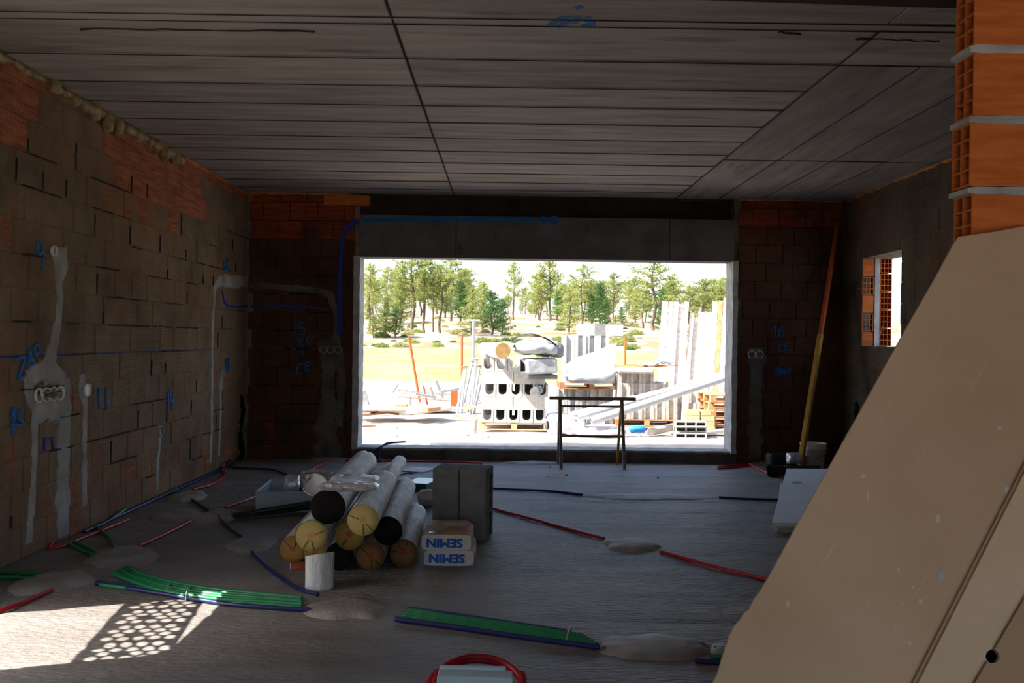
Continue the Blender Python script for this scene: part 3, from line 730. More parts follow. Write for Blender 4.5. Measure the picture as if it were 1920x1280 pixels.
strokes('B', [[(470, 574), (520, 573), (560, 574), (615, 581)]], .028, 'navy_paint', 'painted_line')
strokes('B', [[(548, 571), (558, 586)], [(560, 569), (546, 586)]], .014, 'navy_paint')
strokes('B', [[(552, 609), (556, 604), (556, 624)], [(571, 604), (562, 606), (561, 614), (571, 615), (572, 624), (562, 628)]], .02, 'blue_paint')       # 15
strokes('B', [[(558, 638), (548, 640), (546, 652), (556, 654)], [(570, 634), (562, 637), (563, 650), (572, 646)], [(562, 643), (570, 641)], [(575, 633), (577, 647), (585, 640), (580, 632), (574, 634)]], .018, 'blue_paint')  # CED
strokes('B', [[(565, 662), (573, 660)], [(569, 656), (570, 667)]], .016, 'blue_paint')
strokes('B', [[(569, 680), (559, 684), (557, 700), (568, 698)], [(583, 677), (573, 681), (574, 697), (584, 690)], [(573, 688), (582, 685)]], .020, 'blue_paint')       # CE
strokes('B', [[(1448, 617), (1453, 611), (1453, 631)], [(1467, 612), (1460, 618), (1460, 630), (1468, 630), (1468, 620), (1461, 621)]], .022, 'blue_paint')    # 16
strokes('B', [[(1466, 645), (1459, 646), (1458, 656), (1466, 657)], [(1478, 643), (1470, 646), (1470, 656), (1479, 656)], [(1470, 650), (1476, 649)]], .02, 'blue_paint')
strokes('B', [[(1467, 666), (1467, 674)], [(1464, 670), (1471, 670)]], .014, 'blue_paint')
strokes('B', [[(1452, 705), (1458, 686), (1461, 704)], [(1463, 704), (1464, 688), (1471, 703), (1472, 686)], [(1475, 688), (1479, 702), (1483, 683)], [(1452, 700), (1480, 696)]], .022, 'blue_paint')
# thick blue conduit line rising beside the window and along the beam
strokes('B', [[(636, 628), (637, 560), (638, 500), (642, 450), (650, 428), (664, 417), (672, 415)]], .055, 'navy_paint', 'painted_line')
o = strokes('beam', [[(682, 414), (760, 411), (850, 411), (940, 412), (1000, 413)], [(1006, 413), (1026, 413)], [(1016, 406), (1026, 413), (1016, 419)], [(1032, 408), (1045, 408)], [(1032, 413), (1043, 413)], [(1032, 418), (1045, 418)], [(1032, 408), (1032, 418)]], .05, 'blue_paint', 'trim_7')
tag(o, kind='structure')
strokes('C', [[(1030, 45), (1055, 30), (1085, 28), (1080, 38), (1060, 40), (1045, 48)], [(1100, 28), (1112, 46), (1090, 44)], [(1078, 12), (1094, 9)]], .05)
MB().tube([lmap(LW(0, 668).y, LW(0, 668).z, .004)]+[lmap(LW(x, y_).y, LW(x, y_).z, .004) for x, y_ in ((120, 664), (250, 659), (400, 655))], .004, 5).build('chalk_line', M['navy_paint'], wall_left)

# floor mortar mounds over the conduits
def mound(px, py, wx, wy, hgt=.022, seed=0, rot=0):
    c = F(px, py); a = pw(wx, c.y)/2; b_ = (F(px, py-wy/2).y-F(px, py+wy/2).y)/2
    m = MB(); n = 36; rings = [1, .82, .5, .2]; hs = [-.006, .6, .9, 1]; vs = []
    for rr, hh in zip(rings, hs):
        for k in range(n):
            t = 2*PI*k/n; s = 1+.28*noise.noise(Vector((math.cos(t)*1.8, math.sin(t)*1.8, seed)))+.1*noise.noise(Vector((math.cos(t)*6, math.sin(t)*6, seed)))
            x = a*rr*s*math.cos(t); y = b_*rr*s*math.sin(t)
            x, y = x*math.cos(rot)-y*math.sin(rot), x*math.sin(rot)+y*math.cos(rot)
            vs.append((c.x+x, c.y+y, (hh*hgt*(1+.4*noise.noise(Vector((x*9, y*9, seed)))) if hh > 0 else -.01)))
    fs = [(i*n+k, i*n+(k+1) % n, (i+1)*n+(k+1) % n, (i+1)*n+k) for i in range(3) for k in range(n)]
    fs.append(tuple(3*n+k for k in range(n)))
    m.add(vs, fs, 0, True); m.build('mortar_patch', M['patch'], floor)
for i, a in enumerate([(655, 1141, 175, 40), (1225, 1214, 230, 48, .028), (1185, 1023, 118, 26, .03, 0, -.4), (1220, 932, 265, 15, .012), (475, 1020, 95, 36, .01), (405, 968, 95, 34, .02), (330, 968, 110, 22), (225, 1045, 130, 46, .02, 0, .5), (350, 932, 70, 24, .03), (100, 1092, 150, 50, .025), (1360, 1222, 60, 30), (620, 862, 90, 8, .03), (1430, 868, 110, 8, .03), (1000, 868, 130, 6, .02)]):
    a = list(a)+[.022, 0, 0][len(a)-4:]; a[5] = i*3.1; mound(*a)

# ------------------------------------------------------------------ sockets in the walls
def ring_box(name, c, r, axis, label, n=1, step=None, mat='white_box', group=None, extra=None):
    root = empty(name, c, 0, label, 'electrical box', group)
    for i in range(n):
        off = (step or Vector((0, 0, 0)))*i; m = MB()
        prof = [(r*.86, -.03), (r*.86, .010), (r, .010), (r, -.005)]
        m.lathe(prof, off, 20, axis=axis); o = m.build('rim', M[mat], root)
        m = MB(); m.lathe([(0.0001, -.028), (r*.86, -.028)], off, 20, axis=axis); m.build('box_back', M['void'], root)
    return root
ax = Vector((1, 0, 0))
q = lmap(*LP([(99, 470)])[0], .012); t_ = ring_box('junction_box', q, .035, ax, 'small white round wall box at the top of the mortar chase beside the painted 9')
q = lmap(*LP([(161, 731)])[0], .012); t_ = ring_box('junction_box', q, .048, ax, 'white round wall box between the wide mortar chase and the painted 11')
MB().lathe([(.0001, .004), (.038, .004)], (0, 0, 0), 16, axis=ax).build('cover', M['white_box'], t_)
q = lmap(*LP([(70, 741)])[0], .012); dq = LP([(110, 737)])[0]
t_ = ring_box('junction_box', q, .048, ax, 'row of open white wall boxes full of tangled wires between painted 10 and 11', 4, (lmap(dq[0], dq[1], .012)-q)/3)
for k in range(9):
    m = MB(); s = (lmap(dq[0], dq[1], .012)-q)
    m.tube([s*(.05+.9*R.random())*1+Vector((.005+.02*R.random(), 0, R.uniform(-.035, .035))) for _ in range(6)], .003, 5); m.build('wire', M['copper'] if k % 3 else M['white_box'], t_)
q = lmap(*LP([(300, 808)])[0], .010); ring_box('junction_box', q, .048, ax, 'grey rimmed wall box low on the left wall under the painted 14', mat='galv')
q = lmap(*LP([(416, 696)])[0], .010); ring_box('junction_box', q, .045, ax, 'dark open wall box beside the painted 13 near the corner', mat='galv')
ay = Vector((0, -1, 0))
q = bmap(*BP([(607, 655)])[0], .014); ring_box('junction_box', q, .042, ay, 'three round boxes side by side in the mortar left of the big opening', 3, Vector((.085, 0, 0)), mat='galv')
q = bmap(*BP([(1408, 664)])[0], .014); ring_box('junction_box', q, .045, ay, 'two round white boxes side by side in the mortar right of the big opening', 2, Vector((.09, 0, 0)))

# ------------------------------------------------------------------ conduits on the floor
def smooth(pts, n=6):
    pts = [Vector(p) for p in pts]
    if len(pts) < 3: return [pts[0].lerp(pts[-1], i/n) for i in range(n+1)]
    q = [pts[0]*2-pts[1]]+pts+[pts[-1]*2-pts[-2]]; out = []
    for i in range(1, len(q)-2):
        for k in range(n):
            t = k/n; a, b_, c, d = q[i-1], q[i], q[i+1], q[i+2]
            out.append(.5*((2*b_)+(c-a)*t+(2*a-5*b_+4*c-d)*t*t+(-a+3*b_-3*c+d)*t**3))
    out.append(pts[-1]); return out
def conduit(px, mat, r, label, group=None, name='conduit', zoff=0, corr=True):
    pts = smooth([F(p[0], p[1], r+zoff+(p[2] if len(p) > 2 else 0)) for p in px], 8)
    for p in pts: p.x = max(p.x, XL+.022+r)
    if corr:                                               # corrugated wall of the tube
        L = sum((pts[i+1]-pts[i]).length for i in range(len(pts)-1)); n = int(min(L/.012, 260)); fine = []; i = 0; acc = 0
        for k in range(n+1):
            s = L*k/n
            while i < len(pts)-2 and acc+(pts[i+1]-pts[i]).length < s: acc += (pts[i+1]-pts[i]).length; i += 1
            l = (pts[i+1]-pts[i]).length; fine.append(pts[i].lerp(pts[i+1], min(1, (s-acc)/l if l else 0)))
        m = MB().tube(fine, [r*(1 if k % 2 else .86) for k in range(len(fine))], 8)
    else: m = MB().tube(pts, r, 8)
    return tag(m.build(name, M[mat]), label, 'conduit', group)
G1, G2 = 'green conduits of the left bundle', 'green conduits of the middle bundle'
for k in range(5):
    conduit([(212+k*7, 1074-k*3.5), (235+k*7, 1085-k*2.5), (300+k*4, 1106-k*4), (400, 1122-k*4.5), (500, 1128-k*3.5), (566, 1133-k*3.2)], 'green', .0125,
            ['frontmost', 'second', 'third', 'fourth', 'rearmost'][k]+' green conduit, counted from the front, of the fanned bundle beside the dotted sunlight', G1, zoff=.002 if k % 2 else .010)
conduit([(188, 1096), (300, 1110), (420, 1127), (500, 1133), (566, 1139)], 'green', .0125, 'green conduit lying straight along the navy one, under the fanned bundle on the left')
conduit([(180, 1093), (300, 1112), (420, 1131), (500, 1138), (582, 1143)], 'navy', .0125, 'navy conduit along the front edge of the left green bundle')
conduit([(180, 1090), (232, 1096), (290, 1104)], 'navy', .009, 'thin navy conduit end tucked behind the left end of the green bundle')
for k in range(5):
    conduit([(750+k*4, 1158-k*3.6), (860, 1172-k*3.6), (980, 1189-k*3.8), (1120-k*7, 1207-k*3.8)], 'green', .0125,
            ['frontmost', 'second', 'third', 'fourth', 'rearmost'][k]+' green conduit, counted from the front, of the straight flat bundle in the middle foreground', G2, zoff=.002)
conduit([(741, 1160), (860, 1176), (980, 1194), (1124, 1213)], 'navy', .014, 'navy conduit along the front edge of the middle green bundle')
conduit([(765, 1139), (860, 1152), (980, 1170), (1060, 1182)], 'navy', .009, 'thin dark conduit along the rear edge of the middle green bundle')
for k in range(2): conduit([(1330+k*8, 1229-k*14), (1400, 1236-k*14)], 'green', .0125, ['green conduit end just left of the plasterboard, front one', 'green conduit end just left of the plasterboard, rear one'][k])
conduit([(1303, 1238), (1400, 1246)], 'navy', .0125, 'navy conduit end coming out of mortar beside the broken plasterboard corner')
conduit([(-40, 1072), (30, 1073), (82, 1078)], 'green', .0125, 'rear green conduit stub at the far left edge of the floor')
conduit([(-40, 1080), (30, 1082), (80, 1086)], 'green', .0125, 'front green conduit stub at the far left edge of the floor')
conduit([(-30, 1155), (40, 1130), (98, 1105)], 'red', .012, 'red conduit running into the sun patch at the left edge')
conduit([(56, 1018, .02), (70, 1026), (105, 1027), (150, 1010), (200, 990), (240, 974)], 'red', .013, 'red conduit curving from the foot of the left wall chase')
conduit([(157, 997), (205, 975), (250, 945), (300, 925), (350, 908), (385, 893), (405, 878), (410, 862, .05)], 'navy', .014, 'long navy conduit along the foot of the left wall')
conduit([(155, 953, .03), (165, 975), (190, 995), (208, 1012), (213, 1030)], 'green', .013, 'green conduit hanging from the narrow chase and curving across the floor')
conduit([(130, 1012), (155, 1022), (180, 1036)], 'green', .013, 'green conduit stub under the wide mortar chase, upper one')
conduit([(126, 1018), (150, 1030), (172, 1038)], 'green', .013, 'green conduit stub under the wide mortar chase, lower one')
conduit([(262, 1022), (310, 1001), (357, 977)], 'red', .012, 'short red conduit on the open floor between mortar patches left')
conduit([(424, 951), (455, 940), (487, 928)], 'red', .012, 'short red conduit ending at the corner of the plastic crate')
conduit([(362, 917), (395, 908), (418, 895), (421, 886), (408, 878), (396, 866, .06)], 'red', .013, 'red conduit hooking round at the left wall corner')
conduit([(411, 852, .06), (416, 868), (440, 876), (480, 878), (510, 880), (537, 889)], 'black', .010, 'black cable running from the left corner to the crate', corr=False)
conduit([(293, 912, .03), (305, 922), (325, 925), (348, 922)], 'black', .010, 'black cable stub under the chase with the low wall box', corr=False)
conduit([(350, 930), (370, 943), (390, 956)], 'black', .010, 'short black cable between two mortar blobs near the left wall', corr=False)
conduit([(408, 967), (425, 985), (438, 996), (451, 1005)], 'navy', .011, 'short navy conduit left of the pile of posts')
conduit([(472, 1034), (500, 1062), (530, 1085), (560, 1103), (596, 1114)], 'navy', .012, 'navy conduit curving in front of the short standing post')
conduit([(580, 882), (608, 868), (636, 857)], 'red', .012, 'red conduit running to the back wall left of the opening')
conduit([(637, 857), (660, 866), (692, 880)], 'red', .012, 'red conduit turning away behind the post pile')
conduit([(660, 862), (760, 864), (860, 866), (905, 868)], 'red', .012, 'red conduit lying along the foot of the opening')
conduit([(735, 893), (760, 887), (815, 880), (830, 880)], 'navy', .011, 'navy conduit passing behind the grey blocks on the left')
conduit([(900, 914), (960, 917), (1030, 920), (1092, 927)], 'navy', .012, 'navy conduit crossing the floor right of the grey blocks')
conduit([(1348, 932), (1400, 935), (1470, 937)], 'navy', .012, 'navy conduit ending at the white foam boards')
conduit([(915, 950), (950, 960), (1000, 973), (1060, 990), (1132, 1009)], 'red', .0125, 'long red conduit from the grey blocks to the mortar mound')
conduit([(1238, 1033), (1280, 1045), (1345, 1063), (1400, 1076), (1480, 1096)], 'red', .0125, 'red conduit from the mortar mound to the plasterboard')
conduit([(1345, 878), (1375, 876), (1406, 872)], 'red', .012, 'red conduit at the right foot of the opening, front one')
conduit([(1348, 875), (1378, 872), (1404, 869)], 'red', .012, 'red conduit at the right foot of the opening, rear one')
conduit([(1404, 869, .01), (1425, 880), (1445, 888), (1480, 897)], 'red', .012, 'red conduit from the right pier to the white foam boards')
b_ = smooth([P(733, 829, D+.05), P(722, 832, D-.02), P(713, 842, D-.08), P(711, 856, D-.1), P(718, 868, D-.2)], 8)
tag(MB().tube([P(760, 828, D+.2), P(745, 829, D+.1)]+b_, .011, 8).build('conduit', M['navy']), 'blue cable looping down over the sill of the opening', 'conduit')
b_ = smooth([P(700, 848, D-.05)+Vector((0, 0, 0)), P(712, 838, D-.04), P(730, 831, D+.0), P(748, 829, D+.06)], 8)
tag(MB().tube(b_, .010, 8).build('conduit', M['navy']), 'blue cable resting against the sill left of the loop', 'conduit')
def tie(px, py, wpx, label):
    a, b_ = F(px-4, py+wpx/2, .006), F(px+5, py-wpx/2, .006); m = MB()
    pts = [a, a.lerp(b_, .1)+Vector((0, 0, .028)), a.lerp(b_, .5)+Vector((0, 0, .034)), a.lerp(b_, .9)+Vector((0, 0, .028)), b_]
    m.tube(smooth(pts, 4), .0035, 6); tag(m.build('cable_tie', M['galv']), label, 'cable tie')
tie(352, 1116, 20, 'wire tie round the left bundle of green conduits'); tie(1066, 1196, 26, 'bright wire tie round the middle bundle of green conduits')
tie(315, 1108, 12, 'faint wire loop near the fanned left end of the green bundle')
# small litter
for (x, y_, c, l, s) in ((1062, 890, 'dull_red', 'small reddish chip on the floor right of the trestle leg', .02), (1031, 875, 'blue_pl', 'tiny blue scrap left of the trestle foot', .016), (1234, 895, 'black', 'tiny dark pebble on the floor right of the trestle', .015), (1028, 893, 'black', 'tiny dark pebble on the floor under the trestle', .011), (400, 1185, 'patch', 'tiny pale stone on the floor right of the sunlit triangle', .012)):
    q = F(x, y_, s*.4); m = MB(); m.box(q, (s*1.4, s, s*.8), R.random()*3, ch=s*.2); tag(m.build('debris_chip', M[c]), l, 'debris')

# ------------------------------------------------------------------ the pile of limed posts
AZ = -.043
def post(px, py, z, Rr, L, endm, label, z2=None, az=AZ, taper=.93, group='limed wooden posts in the pile'):
    p = F(px, py, z); p2 = p+Vector((math.sin(az)*L, math.cos(az)*L, (z2 if z2 is not None else z)-z))
    ax_ = (p2-p).normalized(); n = 26; k_ = 14; sd = R.random()*50
    root = empty('wooden_post', p, 0, label, 'post', group)
    q = ax_.to_track_quat('Z', 'Y'); root.rotation_mode = 'QUATERNION'; root.rotation_quaternion = q
    m = MB(); vs = []; fs = []
    LL = (p2-p).length
    crack = R.random()*2*PI if label else 0
    for i in range(k_+1):
        for k in range(n):
            t = 2*PI*k/n; r = Rr*(1-(1-taper)*i/k_)*(1+.02*noise.noise(Vector((math.cos(t)*1.5, math.sin(t)*1.5, i*.4+sd))))
            if k == 3 and i > 2: r *= .90                      # drying crack along the pole
            vs.append((r*math.cos(t+1.2), r*math.sin(t+1.2), LL*i/k_))
    for i in range(k_):
        for k in range(n): fs.append((i*n+k, i*n+(k+1) % n, (i+1)*n+(k+1) % n, (i+1)*n+k))
    fs.append(tuple(k_*n+k for k in range(n)))
    m.add(vs, fs, 0, True); m.build('shaft', M['white_wood'], root)
    m = MB(); rings = []
    cv = [(0, 0, -.004)]
    for rr, zz in ((.5, -.004), (.9, -.002), (.985, .004)):
        for k in range(n):
            t = 2*PI*k/n; r = Rr*rr*(1+.02*noise.noise(Vector((math.cos(t)*1.5, math.sin(t)*1.5, sd)))); cv.append((r*math.cos(t+1.2), r*math.sin(t+1.2), zz))
    ff = [(0, 1+(k+1) % n, 1+k) for k in range(n)]+[(1+i*n+k, 1+i*n+(k+1) % n, 1+(i+1)*n+(k+1) % n, 1+(i+1)*n+k) for i in range(2) for k in range(n)]
    m.add(cv, ff, 0, True); e = m.build('cut_end', M[endm], root); 
    for k in range(3):                                           # checks in the end grain
        t = R.random()*2*PI; mm = MB(); r0, r1 = .25*Rr, .93*Rr
        mm.box(((r0+r1)/2*math.cos(t), (r0+r1)/2*math.sin(t), -.005), (r1-r0, .003, .003), Matrix.Rotation(t+R.uniform(-.1, .1), 3, 'Z'))
        if endm != 'tar': mm.build('check', M['void'], e)
    return root
post(550, 1030, .087, .087, 1.75, 'end_o', 'amber-ended limed post at the far left of the bottom row')
post(592, 1037, .078, .076, 1.7, 'end_o', 'amber-ended limed post partly hidden behind the short standing post')
post(637, 1043, .087, .088, 1.7, 'tar', 'limed post with black tarred end on the bottom row beside the standing stump')
post(695, 1042, .088, .088, 1.65, 'end_b', 'limed post with dark brown end and red heart in the bottom row middle')
post(757, 1037, .087, .087, 1.25, 'end_b', 'limed post with brown end at the right of the bottom row, nearest the printed bags')
post(583, 1005, .262, .090, 1.7, 'end_y', 'yellow-ended limed post in the second row, left, under the big black-ended one')
post(655, 1003, .245, .086, 1.7, 'end_o', 'amber-ended limed post squeezed in the middle of the pile under the pale yellow one')
post(727, 995, .245, .088, 1.6, 'tar', 'limed post with black tarred end in the second row on the right', taper=.88)
post(615, 950, .425, .101, 1.85, 'tar', 'thick limed post with large black tarred end on top at the left', taper=.95)
post(680, 975, .392, .088, 1.35, 'end_y', 'limed post with pale yellow cracked end on top in the middle')
post(722, 907, .372, .062, 1.4, 'end_b', 'thin limed post with dark reddish end lying on top towards the rear', z2=.335, taper=.92)
# the short standing stump, cut on a slant
c = F(599, 1100); root = empty('short_post', (c.x, c.y, 0), 0, 'short limed wooden stump standing upright with slanted top in front of the pile', 'post')
m = MB(); n = 24; vs = []
for i in range(7):
    for k in range(n):
        t = 2*PI*k/n; r = .080*(1+.015*noise.noise(Vector((math.cos(t)*2, math.sin(t)*2, i*.5)))); 
        if k == 17: r *= .93
        x = r*math.cos(t); y = r*math.sin(t); top = .185+x*.17-y*.22; vs.append((x, y, top*i/6))
m.add(vs, [(i*n+k, i*n+(k+1) % n, (i+1)*n+(k+1) % n, (i+1)*n+k) for i in range(6) for k in range(n)], 0, True); m.build('shaft', M['white_wood'], root)
MB().add([(v[0]*.98, v[1]*.98, v[2]) for v in vs[-n:]], [tuple(range(n))]).build('cut_top', M['tar'], root)

# foil-like packs on the posts
def pillow(name, c, d, mat, rz=0, rx=0, ry=0, amp=.012, nx=18, ny=8, fr=14, parent=None, power=.5):
    """stuffed sheet pack: rounded, wrinkled closed cushion"""
    m = MB(); top = []; vs = []
    R3 = Matrix.Rotation(rz, 3, 'Z') @ Matrix.Rotation(ry, 3, 'Y') @ Matrix.Rotation(rx, 3, 'X')
    for sgn in (1, -1):
        for j in range(ny+1):
            for i in range(nx+1):
                u = -1+2*i/nx; v = -1+2*j/ny
                hh = max(0, (1-abs(u)**6)*(1-abs(v)**3))**power
                p = Vector((u*d[0]/2, v*d[1]/2, sgn*d[2]/2*hh))
                if hh > 0: p.z += amp*noise.noise(Vector((p.x*fr+c[0]*9, p.y*fr*1.6, sgn*3)))*hh
                vs.append(R3 @ p+(Vector((0, 0, 0)) if parent else Vector(c)))
    N1 = (nx+1)*(ny+1)
    fs = [(j*(nx+1)+i, j*(nx+1)+i+1, (j+1)*(nx+1)+i+1, (j+1)*(nx+1)+i) for j in range(ny) for i in range(nx)]
    fs += [tuple(N1+a for a in reversed(f)) for f in fs]
    m.add(vs, fs, 0, True)
    return m.build(name, mat, parent, fix=False)
q = P(654, 911, 5.12); tag(pillow('plastic_pack', q, (.335, .12, .05), M['foil'], .04, amp=.01), 'shiny silvery plastic-wrapped pack lying across the posts, front one', 'package')
q = P(665, 898, 5.32); tag(pillow('plastic_pack', q, (.28, .15, .05), M['film'], -.03, amp=.012), 'clear shiny plastic-wrapped pack lying across the posts, rear one', 'package')
q = P(590, 908, 5.9); root = empty('plastic_basin', q, 0, 'round white plastic basin leaning at the crate beside the posts', 'basin')
m = MB(); axq = Vector((.25, -.75, .62)).normalized(); m.lathe([(.0001, -.05), (.05, -.05), (.075, -.02), (.085, .0), (.078, .0), (.068, -.02), (.045, -.043), (.0001, -.043)], (0, 0, 0), 26, axis=axq); m.build('bowl', M['white_pl'], root)
q = P(593, 889, 7.2); root = empty('wood_disc', q, 0, 'thin wooden ring with beaded edge behind the plastic basin', 'ring')
MB().tube([(.12*math.cos(t*PI/12), .12*math.sin(t*PI/12), .01) for t in range(25)], .012, 8, rfn=lambda i, k: 1 if i % 2 else .7).build('ring', M['kraft'], root)
# translucent crate with things in it
c0 = F(480, 960); root = empty('plastic_crate', (c0.x, c0.y, 0), .06, 'low translucent blue-grey plastic crate left of the posts', 'crate')
W_, L_, h_ = .72, .62, .16
m = MB(); m.box((W_/2, L_/2, .006), (W_, L_, .010)); m.build('crate_base', M['crate'], root)
for (cx, cy, sx, sy) in ((W_/2, 0, W_, .008), (W_/2, L_, W_, .008), (0, L_/2, .008, L_), (W_, L_/2, .008, L_)): MB().box((cx, cy, h_/2), (sx, sy, h_)).build('crate_side', M['crate'], root)
m = MB()
for (cx, cy, sx, sy) in ((W_/2, -.006, W_+.03, .02), (W_/2, L_+.006, W_+.03, .02), (-.006, L_/2, .02, L_+.03), (W_+.006, L_/2, .02, L_+.03)): m.box((cx, cy, h_), (sx, sy, .012), ch=.003)
m.build('crate_rim', M['crate'], root)
q = P(547, 905, 7.55); tag(pillow('foil_bag', q, (.13, .13, .10), M['foil'], .1, PI/2*.8, amp=.01), 'crumpled silver foil bag standing in the crate', 'bag')
q = F(508, 945, .05); root = empty('blue_bottle', (q.x, q.y+.12, .012), 0, 'bright blue bottle top at the front of the crate', 'bottle'); MB().lathe([(.0001, 0), (.035, 0), (.035, .06), (.025, .075), (.025, .095), (.0001, .095)], (0, 0, 0), 20).build('bottle_body', M['blue_pl'], root)
q = F(560, 925, .05); tag(pillow('black_bag', (q.x+.02, q.y, .06), (.26, .2, .09), M['black'], .3, amp=.03), 'crumpled black plastic bag inside the crate', 'bag')
a, b_ = F(437, 968, .03), F(612, 952, .03); b_.z = .06
tag(MB().box((a+b_)/2, ((b_-a).length, .10, .028), Matrix.Rotation(math.atan2((b_-a).y, (b_-a).x), 3, 'Z') @ Matrix.Rotation(-.03, 3, 'Y'), ch=.004).build('black_profile', M['black']), 'long flat black plastic profile in front of the crate', 'profile')
a, b_ = F(470, 961, .05), F(610, 938, .12); b_.z = .12
tag(MB().tube([a, b_], .018, 10).build('black_pipe', M['black']), 'thin black pipe lying above the flat black profile', 'pipe')
q = F(553, 1067); m = MB(); root = empty('small_carton', (q.x+.02, q.y+.02, 0), .25, 'tiny red and white carton on the floor left of the stump', 'box'); MB().box((0, 0, .018), (.10, .055, .036), ch=.003).build('carton_body', M['dull_red'], root); MB().box((-.051, 0, .018), (.004, .05, .032)).build('end_flap', M['white_box'], root)
q = F(532, 1040); tag(MB().tube([(q.x, q.y, .02), (q.x+.05, q.y+.3, .02)], .02, 12).build('black_pipe', M['black']), 'short black pipe end poking out left of the bottom posts', 'pipe')
a, b_ = P(709, 893, 6.35), P(723, 866, 6.9); tag(MB().box((a+b_)/2, (.02, (b_-a).length, .025), Matrix.Rotation(-.12, 3, 'Z')).build('wood_batten', M['white_wood']), 'thin white batten lying beside the rear thin post', 'batten')
# dark green sheets and white bag behind posts
q = F(790, 918, 0); root = tag(MB().box((q.x, q.y+.1, .035), (.22, .34, .07), -.3, ch=.004).build('green_panel', M['glassgreen']), 'dark green panel lying behind the posts beside the grey blocks', 'panel')
q = F(783, 905, 0); tag(MB().box((q.x-.02, q.y+.25, .09), (.26, .30, .012), -.35).build('glass_sheet', M['tarp']), 'pale sheet with dark edge propped behind the green panel', 'sheet')
q = F(800, 935, .06); tag(pillow('white_bag', (q.x, q.y, .07), (.15, .18, .13), M['bag_white'], .2, amp=.02), 'small crumpled white bag beside the left grey block', 'bag')

# ------------------------------------------------------------------ two dark grey blocks
fl = F(809, 1013); RZ = -.17
def grey_block(loc, label, slots):
    root = empty('concrete_block', loc, RZ, label, 'block')
    m = MB(); m.box((.094, .125, .25), (.186, .25, .498), ch=.005); m.build('body', M['gblock'], root)
    if slots:
        for (z0_, z1_) in ((.31, .45), (.22, .29), (.03, .18)):
            s = MB(); s.box((.1885, .17, (z0_+z1_)/2), (.004, .035, z1_-z0_)); s.build('slot', M['void'], root)
        s = MB()
        for yy in (.10, .24): s.box((.1895, yy, .25), (.006, .008, .49))
        s.build('rib', M['gblock'], root)
        MB().box((.094, -.002, .482), (.15, .004, .01)).build('rib', M['gblock'], root)
    return root
grey_block((fl.x, fl.y+.02, .0), 'tall dark grey concrete block standing on end, left of the pair', False)
cx_ = .192; grey_block((fl.x+cx_*math.cos(RZ), fl.y+.02+cx_*math.sin(RZ), .0), 'tall dark grey concrete block standing on end, right of the pair, with slots', True)

# ------------------------------------------------------------------ two printed bags
def text_mesh(body, size, extrude=.001, bold=.0):
    cu = bpy.data.curves.new('txt', 'FONT'); cu.body = body; cu.size = size; cu.extrude = extrude; cu.offset = bold; cu.align_x = 'CENTER'; cu.align_y = 'CENTER'; cu.resolution_u = 3
    o = bpy.data.objects.new('txt', cu); COL.objects.link(o); dg = bpy.context.evaluated_depsgraph_get()
    me = bpy.data.meshes.new_from_object(o.evaluated_get(dg)); bpy.data.objects.remove(o); return me
tm = text_mesh('SEMIN', .098, .0012, .0)
bm = bmesh.new(); bm.from_mesh(tm); vv = bm.verts[:]
for dx, dy in ((.0035, 0), (-.0035, 0), (0, .003), (0, -.003), (.0065, 0)):
    g_ = bmesh.ops.duplicate(bm, geom=bm.verts[:0]+[v for v in vv]+[e for e in bm.edges if e.verts[0] in set(vv)]+[f for f in bm.faces if f.verts[0] in set(vv)])
    bmesh.ops.translate(bm, verts=[x for x in g_['geom'] if isinstance(x, bmesh.types.BMVert)], vec=(dx, dy, .00003*(len(bm.verts) % 7)))
bm.to_mesh(tm); bm.free(); tm.materials.append(M['bag_blue'])
def bag(px0, px1, pyb, z0, label, sx=0, top=False):
    a, b_ = F(px0, pyb, z0), F(px1, pyb, z0); W = b_.x-a.x; yb = a.y
    root = empty('cement_bag', ((a.x+b_.x)/2, yb+.0, z0), 0, label, 'bag', 'printed bags on the floor')
    m = MB(); nx_, ny_ = 12, 14; hh = .098; vs = []; ring = 20
    for j in range(ny_+1):
        v = j/ny_; y = v*.46; sc_ = 1+.03*math.sin(v*PI)-(0 if v < .8 else (v-.8)*.5)
        for k in range(ring):
            t = 2*PI*k/ring; cx, cz = math.cos(t), math.sin(t); e = .28 if v < .06 else .42
            x = math.copysign(abs(cx)**e, cx)*W/2*sc_; z = hh/2+math.copysign(abs(cz)**e, cz)*hh/2*(1+.06*math.sin(v*PI))
            x += .006*noise.noise(Vector((x*12, y*12, z*12+z0*50))); z += .006*noise.noise(Vector((x*9, y*9, z0*30+2)))*(0 if z < .02 else 1)
            vs.append((x, y, max(z, 0)))
    fs = [(j*ring+k, j*ring+(k+1) % ring, (j+1)*ring+(k+1) % ring, (j+1)*ring+k) for j in range(ny_) for k in range(ring)]+[tuple(range(ring)), tuple(ny_*ring+k for k in range(ring))]
    m.add(vs, fs, 0, True); m.build('sack', M['kraft'], root)
    pl = MB(); o_ = []; 
    for k in range(ring):
        t = 2*PI*k/ring; cx, cz = math.cos(t), math.sin(t); o_.append((math.copysign(abs(cx)**.25, cx)*W/2*.985, -.004, hh/2+math.copysign(abs(cz)**.25, cz)*hh/2*.97))
    pl.add(o_+[(x, .012, z) for x, y, z in o_], [tuple(range(ring))]+[(k, (k+1) % ring, (k+1) % ring+ring, k+ring) for k in range(ring)]); e_ = pl.build('end_flap', M['bag_white'], root)
    t_ = link('printed_lettering', tm, e_); t_.location = (-.012, -.0065, hh/2); t_.rotation_euler = (PI/2, PI, 0); t_.scale = (.275/.335 if W > .3 else .8, .78, 1)
    if top:
        MB().box((.035, .30, .1035), (.16, .13, .002), .05).build('sticker', M['bag_white'], root)
        MB().box((-.07, .035, .1025), (.08, .03, .002), .03).build('green_print', M['glassgreen'], root)
    return root
